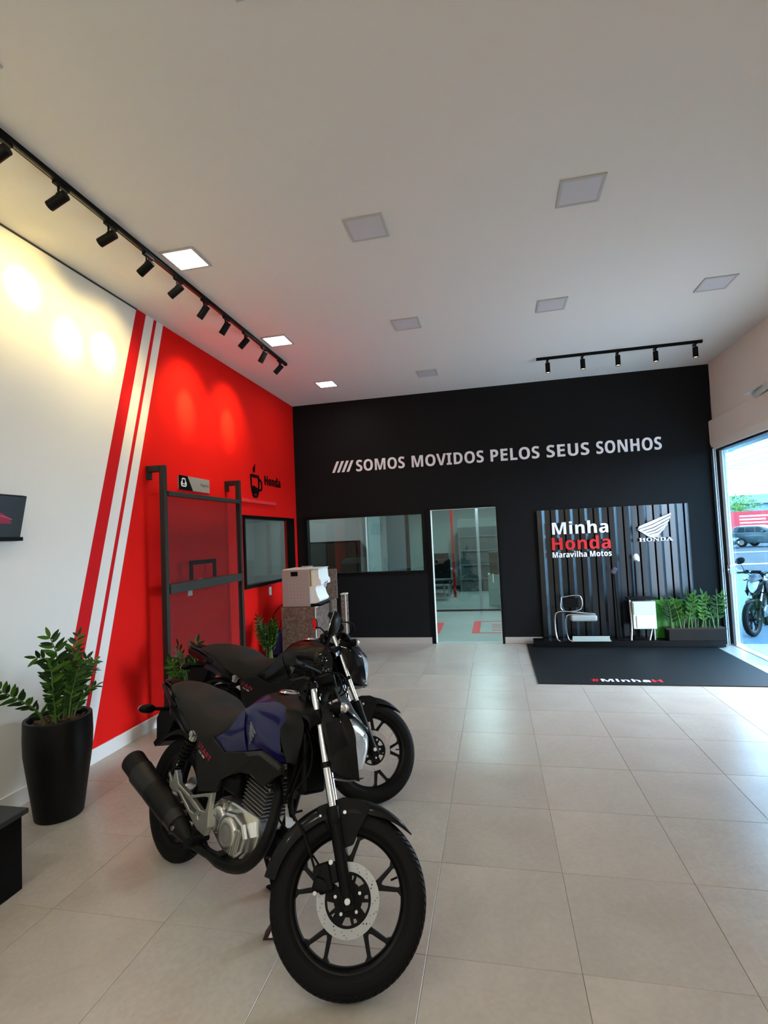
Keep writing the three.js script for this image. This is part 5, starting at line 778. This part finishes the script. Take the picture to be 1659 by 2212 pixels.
function car(name, label, x, z, turn, len, h, col, suv) {
  const t = thing(name, label, 'car', [x, -0.14, z], turn), paint = phy({ color: col, roughness: 0.35, metalness: 0.3, clearcoat: 1, clearcoatRoughness: 0.05 }), L = len / 2, W = 0.88;
  const bodyP = suv ? [[-L, 0.45], [-L + 0.05, 0.95], [-L + 0.2, 1.05], [L - 1.2, 1.05], [L - 0.25, 0.98], [L - 0.03, 0.85], [L, 0.4], [L - 0.2, 0.28], [-L + 0.1, 0.28]] : [[-L, 0.4], [-L + 0.05, 0.85], [-L + 0.5, 0.92], [L - 1.2, 0.9], [L - 0.2, 0.75], [L, 0.5], [L - 0.1, 0.25], [-L + 0.1, 0.25]];
  const s = shape(bodyP); add(t, 'body', extr(s, W * 2 - 0.1, 0.05).translate(0, 0, -W + 0.05), paint);
  const cab = suv ? [[-L + 0.12, 1.03], [-L + 0.3, h - 0.06], [-L + 0.5, h], [L - 2.0, h], [L - 1.75, h - 0.05], [L - 1.1, 1.03]] : [[-L + 0.5, 0.9], [-L + 1.1, h - 0.04], [L - 2.1, h], [L - 1.3, 0.9]];
  add(t, 'cabin', extr(shape(cab), W * 2 - 0.3, 0.05).translate(0, 0, -W + 0.15), paint);
  const gl = std({ color: 0x1d272c, roughness: 0.08, metalness: 0.2 }), cx = cab.map((p) => p[0]), a = Math.min(...cx) + 0.3, b = Math.max(...cx) - 0.35, y0 = cab[0][1] + 0.03, y1 = h - 0.1;
  for (const sd of [1, -1]) for (const [u, v] of [[a + 0.1, a + (b - a) * 0.3], [a + (b - a) * 0.33, a + (b - a) * 0.62], [a + (b - a) * 0.65, b]]) { const sl = v === b ? 0.45 : 0.02; const g = extr(shape([[u, y0], [v, y0], [v - sl, y1], [u + (u < a + 0.2 ? 0.12 : 0), y1]]), 0.02); add(t, 'side_window', g.translate(0, 0, sd > 0 ? W - 0.11 : -W + 0.09), gl); }
  const n = cab.length; add(t, 'windscreen', quilt([[-1, 0, 1].map((q) => [cab[n - 1][0] + 0.06, cab[n - 1][1] + 0.04, q * 0.72]), [-1, 0, 1].map((q) => [cab[n - 2][0] + 0.07, cab[n - 2][1] - 0.03, q * 0.66])], 3, 3, 0.01), gl);
  for (const sx of [1, -1]) for (const sd of [1, -1]) { const wx = sx * (L - 0.82); const w = sub(t, 'wheel'); add(w, 'tyre', latheZ([[0.2, -0.1], [0.31, -0.1], [0.335, -0.07], [0.335, 0.07], [0.31, 0.1], [0.2, 0.1]], 28).translate(wx, 0.335, sd * (W - 0.06)), B.rubber); add(w, 'rim', latheZ([[0.001, 0.06], [0.06, 0.085], [0.19, 0.06], [0.215, 0.095]], 24).translate(wx, 0.335, sd > 0 ? W - 0.06 : -W - 0.06), B.alu); }
  for (const sd of [1, -1]) add(t, 'headlamp', rbox(0.12, 0.16, 0.34, 0.04, L - 0.08, suv ? 0.76 : 0.62, sd * 0.62), B.lens);
  add(t, 'grille', rbox(0.04, 0.16, 0.7, 0.02, L + 0.03, suv ? 0.74 : 0.55, 0), M.frameBlack); add(t, 'number_plate', rbox(0.02, 0.11, 0.4, 0.005, L + 0.06, 0.42, 0), M.aluWhite);
  for (const sd of [1, -1]) add(t, 'wing_mirror', rbox(0.12, 0.12, 0.16, 0.04, b - 0.2, y0 + 0.06, sd * (W + 0.06)), paint);
  return t;
}
car('suv', 'dark green off-road car driving along the street outside', 19.35, -39.6, -0.88, 3.9, 1.5, 0x27383a, true);
car('sedan', 'dark saloon car whose front shows behind the doorway frame', 15.3, -39.8, -0.55, 4.4, 1.42, 0x263238, false);
car('sedan', 'pale grey saloon car far behind the off-road car', 19.5, -47.5, -0.5, 4.4, 1.45, 0x9fb0b8, false);
{ // red advertising wall, buildings, trees, poles and wires across the street
  const w = thing('red_hoarding', 'long red hoarding with white print across the street', 'hoarding', [28.5, -0.14, -60], -0.35);
  for (let k = 0; k < 3; k++) { add(w, 'panel', rspan(-6.4 + k * 3.6, -3.3 + k * 3.6 + (k === 1 ? 0.9 : 0), 0.1, 2.95, -0.06, 0.06, 0.02), std({ color: 0xc02a34, roughness: 0.6 })); }
  for (let k = 0; k < 4; k++) add(w, 'print_line', rspan(-2.0, 0.9 - (k % 2) * 0.6, 2.35 - k * 0.36, 2.5 - k * 0.36, 0.06, 0.07, 0.004), M.aluWhite);
  for (let k = 0; k < 3; k++) add(w, 'print_block', rspan(-5.6, -4.1, 2.1 - k * 0.7, 2.55 - k * 0.7, 0.06, 0.07, 0.004), M.aluWhite);
  const b = thing('low_building', 'low blue grey building behind the red hoarding', 'building', [40, -0.14, -78], -0.3); add(b, 'wall', span(-14, 14, 0, 4.2, -4, 4), std({ color: 0x7f96a3, roughness: 0.8 })); add(b, 'roof', extr(shape([[-4.6, 4.2], [4.6, 4.2], [0, 5.6]]), 29).translate(0, 0, -14.5).rotateY(Math.PI / 2), std({ color: 0x5b6a74, roughness: 0.8 })); for (let k = 0; k < 4; k++) { const f = add(b, 'window', span(-11 + k * 6, -8.4 + k * 6, 1.4, 3, 4, 4.06), M.aluWhite); add(f, 'pane', span(-10.85 + k * 6, -8.55 + k * 6, 1.5, 2.9, 4.06, 4.08), M.trimDark); }
  const tr = thing('leafy_tree', 'bright green tree rising above the red hoarding', 'tree', [27.2, -0.14, -63]); add(tr, 'trunk', taper([[0, 0, 0], [0.1, 1.5, 0], [0, 3, 0.1]], 0.2, 0.1, 8, 8), M.soil);
  rs = 99; const lv = []; for (let i = 0; i < 1500; i++) { const a = rr(0, 6.28), u = rr(-1, 1), r = Math.pow(rnd(), 0.4), q = Math.sqrt(1 - u * u); const s = rr(0.16, 0.3), lump = 1 + 0.25 * Math.sin(a * 3 + u * 4); lv.push(leafGeo[i % 3].clone().scale(s * 1.4, s, s).rotateY(rr(0, 6.28)).rotateX(rr(-1, 1)).translate(2.3 * r * q * Math.cos(a) * lump, 3.6 + 1.5 * r * u, 2 * r * q * Math.sin(a) * lump)); }
  add(tr, 'crown', merge(lv), phy({ color: 0x6f9a3c, roughness: 0.6, side: THREE.DoubleSide }));
  const p = thing('utility_pole', 'thin grey pole standing behind the cars', 'pole', [23.2, -0.14, -61]); add(p, 'mast', rod([0, 0, 0], [0, 5.6, 0], 0.1, 0.08, 10), M.trimDark);
  const lw = struct('far_treeline', span(30, 120, -0.14, 4.6, -122, -118), std({ color: 0x4a6a34, roughness: 0.9 })); lw.name = 'hill';
  const cab = thing('overhead_cables', 'dark telephone cables strung across the sky outside', 'cables');
  for (const [ya, yb] of [[6.01, 6.25], [5.75, 5.94], [5.34, 5.61], [5.19, 5.27], [5.12, 5.1], [5.1, 4.67], [4.82, 4.4]]) add(cab, 'cable', tube([[10.0, ya - 4 * (yb - ya), -46], [14.72, ya, -34], [15.9, yb, -31], [20.6, yb + 4 * (yb - ya) + 0.1, -19]], 0.02, 24, 5), std({ color: 0x4c5a60, roughness: 0.8 }));
  const rl = thing('street_railing', 'grey tube railing on the pavement outside', 'railing', [8.2, -0.03, -13.6]); add(rl, 'rail', merge([rod([-0.3, 1.0, 0], [3, 1.0, -0.2], 0.035), rod([-0.3, 0.55, 0], [3, 0.55, -0.2], 0.028)]), M.alu); add(rl, 'post', rod([-0.3, 0, 0], [-0.3, 1.1, 0], 0.05), M.alu); add(rl, 'post', rod([1.3, 0, -0.1], [1.3, 1.0, -0.1], 0.045), M.alu);
}
{ // unseen machine added just past the picture edge to shade the floor there
  const addedShadeBike4 = bike2.clone(); addedShadeBike4.name = numbered('motorcycle'); scene.add(addedShadeBike4); addedShadeBike4.userData = { label: 'added unseen black motorcycle by the beige wall, there to shade the floor', category: 'motorcycle' };
  addedShadeBike4.position.set(3.12, 0, -0.72); addedShadeBike4.rotation.set(-0.15, 2.0, 0, 'YXZ');
}
// dark machine parked on the pavement outside
{
  const b3 = makeBike({ label: 'dark motorcycle on the pavement outside, seen through the shopfront glass', paint: std({ color: 0x4a0d10, roughness: 0.3 }), steer: -0.25, frontTurn: 0.2, mirrors: [1, -1], word: ['FAN', 0.13], at: [4.72, -7.62], lean: 0.1, turn: -2.15, standFoot: standFoot(0.1, -0.2) });
  b3.scale.setScalar(0.87); b3.position.y = -0.03;
}
// ---------------------------------------------------------------- offices behind the black wall
{
  const pale = std({ color: 0xa8b2b0, roughness: 0.7 }), taupe = std({ color: 0x8d8682, roughness: 0.8 }), teal = std({ color: 0x8fa8a8, roughness: 0.6 }), conc = std({ map: texTile, color: 0xd2e2ea, roughness: 0.5 });
  const o = struct('office_shell'); o.name = 'room_behind';
  add(o, 'floor', span(-6.5, 3.4, -0.12, -0.004, -14.2, ZB), conc); add(o, 'floor_side', span(-6.5, XL - WT, -0.12, -0.004, ZB, -2.5), conc);
  add(o, 'ceiling', span(-6.7, 3.6, 2.9, 3.0, -14.4, ZB - WT), pale); add(o, 'ceiling_side', span(-6.7, XL - WT, 2.9, 3.0, ZB - WT, -2.3), pale);
  add(o, 'wall_far', span(-6.7, 3.6, -0.1, 3, -14.4, -14.2), pale); add(o, 'wall_west', span(-6.7, -6.5, -0.1, 3, -14.4, -2.3), taupe); add(o, 'wall_east', span(3.4, 3.6, -0.1, 3, -14.4, ZB - 0.02 - WT), pale); add(o, 'wall_near', span(-6.5, XL - WT, -0.1, 3, -2.5, -2.3), taupe);
  add(o, 'skirting', span(-6.5, 3.4, 0, 0.1, -14.2, -14.17), M.trimDark);
  // partition seen through the wide window: taupe wall with a dark opening, pale door leaf, dark post
  add(o, 'partition', span(-4.9, -2.31, 0, 2.9, -8.65, -8.55), taupe); add(o, 'partition_light', span(-2.29, -2.0, 0, 2.9, -8.65, -8.55), teal); add(o, 'partition_end', span(-2.0, -1.5, 0, 2.9, -9.3, -9.2), std({ color: 0x5d7078, roughness: 0.6 }));
  add(o, 'post', span(-2.31, -2.285, 0, 2.9, -8.6, -8.52), M.letter); add(o, 'dark_post', span(-1.42, -1.35, 0, 2.9, -8.4, -8.3), M.frameBlack);
  const cb = thing('dark_cabinet', 'black framed dark glass cabinet seen through the wide office window', 'cabinet', [-3.05, 0, -8.5]); add(cb, 'carcass', span(-0.75, 0.6, 0, 1.67, -0.05, 0.2), M.frameBlack); add(cb, 'door', span(-0.72, -0.09, 0.1, 1.63, 0.2, 0.215), std({ color: 0x1a211f, roughness: 0.1 })); add(cb, 'door', span(-0.06, 0.57, 0.1, 1.63, 0.2, 0.215), std({ color: 0x2a2019, roughness: 0.15 }));
  // glazed partition beyond the doorway
  const g = struct('window_4'); add(g, 'bottom_rail', span(-1.9, 3.3, 0.0, 0.035, -9.47, -9.43), M.frameBlack); add(g, 'pane', span(-1.7, 0.0, 0.05, 2.6, -9.455, -9.445), M.glass); add(g, 'pane', span(0.02, 3.3, 0.05, 2.6, -9.455, -9.445), M.glass); add(g, 'mullion', span(-0.02, 0.04, 0.05, 2.6, -9.48, -9.42), M.alu);
  const de = thing('office_desk', 'grey office desk seen through the glass doorway', 'desk', [-1.35, 0, -12.5]); add(de, 'top', span(-0.7, 0.5, 0.72, 0.75, -0.35, 0.35), pale); for (const x of [-0.6, 0.4]) add(de, 'leg', span(x, x + 0.06, 0, 0.72, -0.3, 0.3), M.alu);
  const mo = thing('computer_monitor', 'dark computer monitor on the office desk', 'monitor', [-1.2, 0.75, -12.5]); add(mo, 'screen', rspan(-0.28, 0.28, 0.1, 0.44, -0.02, 0.02, 0.006), M.frameBlack); add(mo, 'stand', merge([span(-0.03, 0.03, 0, 0.12, -0.02, 0.0), span(-0.1, 0.1, 0, 0.012, -0.08, 0.08)]), M.trimDark);
  const ch = thing('office_chair', 'swivel chair standing by the desk behind the glass doorway', 'chair', [-1.0, 0, -11.6]); add(ch, 'seat', rbox(0.45, 0.07, 0.45, 0.03, 0, 0.46, 0), M.blackMatte); add(ch, 'backrest', rbox(0.42, 0.5, 0.06, 0.03, 0, 0.82, 0.2), M.blackMatte); add(ch, 'base', merge([rod([0, 0.08, 0], [0, 0.44, 0], 0.025), rod([-0.25, 0.06, 0], [0.25, 0.06, 0], 0.02), rod([0, 0.06, -0.25], [0, 0.06, 0.25], 0.02)]), M.alu);
  const pr = thing('black_printer', 'black printer on a white stand at the doorway far side', 'printer', [0.52, 0, -10.6]); add(pr, 'stand', rspan(-0.35, 0.3, 0, 0.72, -0.3, 0.3, 0.01), pale); add(pr, 'body', rspan(-0.3, 0.3, 0.72, 1.25, -0.28, 0.28, 0.03), M.blackMatte);
  const pk = thing('dark_display', 'dark shelving block deep behind the glass doorway', 'shelving', [-0.2, 0, -13.6]); add(pk, 'carcass', span(-0.5, 0.75, 0, 1.9, -0.3, 0.25), std({ color: 0x2f4044, roughness: 0.6 })); for (let k = 0; k < 4; k++) add(pk, 'shelf', span(-0.45, 0.7, 0.35 + k * 0.42, 0.38 + k * 0.42, 0.25, 0.3), std({ color: 0x55696c, roughness: 0.6 }));
  const rp = thing('red_reflection_post', 'slim red post standing in for a reflection in the glass doorway', 'post', [-0.75, 0, -12.0]); add(rp, 'post', span(-0.035, 0.035, 0, 2.9, -0.035, 0.035), M.redStripe);  // post put in for a red reflection in the glass
  // floor markings
  const red = std({ color: 0xd8323a, roughness: 0.6 });
  const f1 = thing('floor_marking', 'red slanted band on the pale floor beyond the doorway', 'marking'); add(f1, 'band', extr(shape([[-0.84, 7.96], [-0.67, 7.96], [-0.66, 6.9], [-0.84, 6.9]]), 0.003).rotateX(-Math.PI / 2).translate(0, -0.004, 0), red);
  const f2 = thing('floor_marking', 'red framed lettered box on the pale floor beyond the doorway', 'marking');
  add(f2, 'band', span(-0.1, 0.03, -0.004, 0, -8.08, -6.88), red); add(f2, 'border', merge([span(0.03, 1.4, -0.004, 0, -8.08, -8.04), span(0.03, 1.4, -0.004, 0, -6.92, -6.88)]), red);
  for (let k = 0; k < 4; k++) add(f2, 'print', span(0.24, 0.62, -0.004, 0, -7.75 + k * 0.2, -7.72 + k * 0.2), red);
  for (const [x, z, w] of [[0, -7.6, 'just past the doorway'], [0, -11.8, 'beyond the glass partition'], [-3.4, -7.2, 'above the wide window'], [-4.8, -4.6, 'behind the red wall'], [-4.6, -11.5, 'over the far dark cabinet']]) {
    const t = thing('office_ceiling_light', 'square office ceiling panel ' + w, 'ceiling light', [x, 2.9, z], 0, 'office ceiling panels'); add(t, 'frame', span(-0.32, 0.32, -0.012, 0, -0.32, 0.32), M.panelFrame); add(t, 'diffuser', span(-0.29, 0.29, -0.015, -0.011, -0.29, 0.29), std({ color: 0xffffff, emissive: OFFICE, emissiveIntensity: 2.2 }));
    const l = new THREE.RectAreaLight(OFFICE, BACK_NITS * (x < -3 ? 0.5 : 1), 0.58, 0.58); l.position.set(0, -0.02, 0); l.rotation.x = -Math.PI / 2; l.name = 'panel_glow'; t.add(l);
  }
}
scene.traverse((o) => { if (o.isMesh) { o.castShadow = true; o.receiveShadow = true; } if (o.isSpotLight) o.castShadow = true; });
renderer.render(scene, camera);
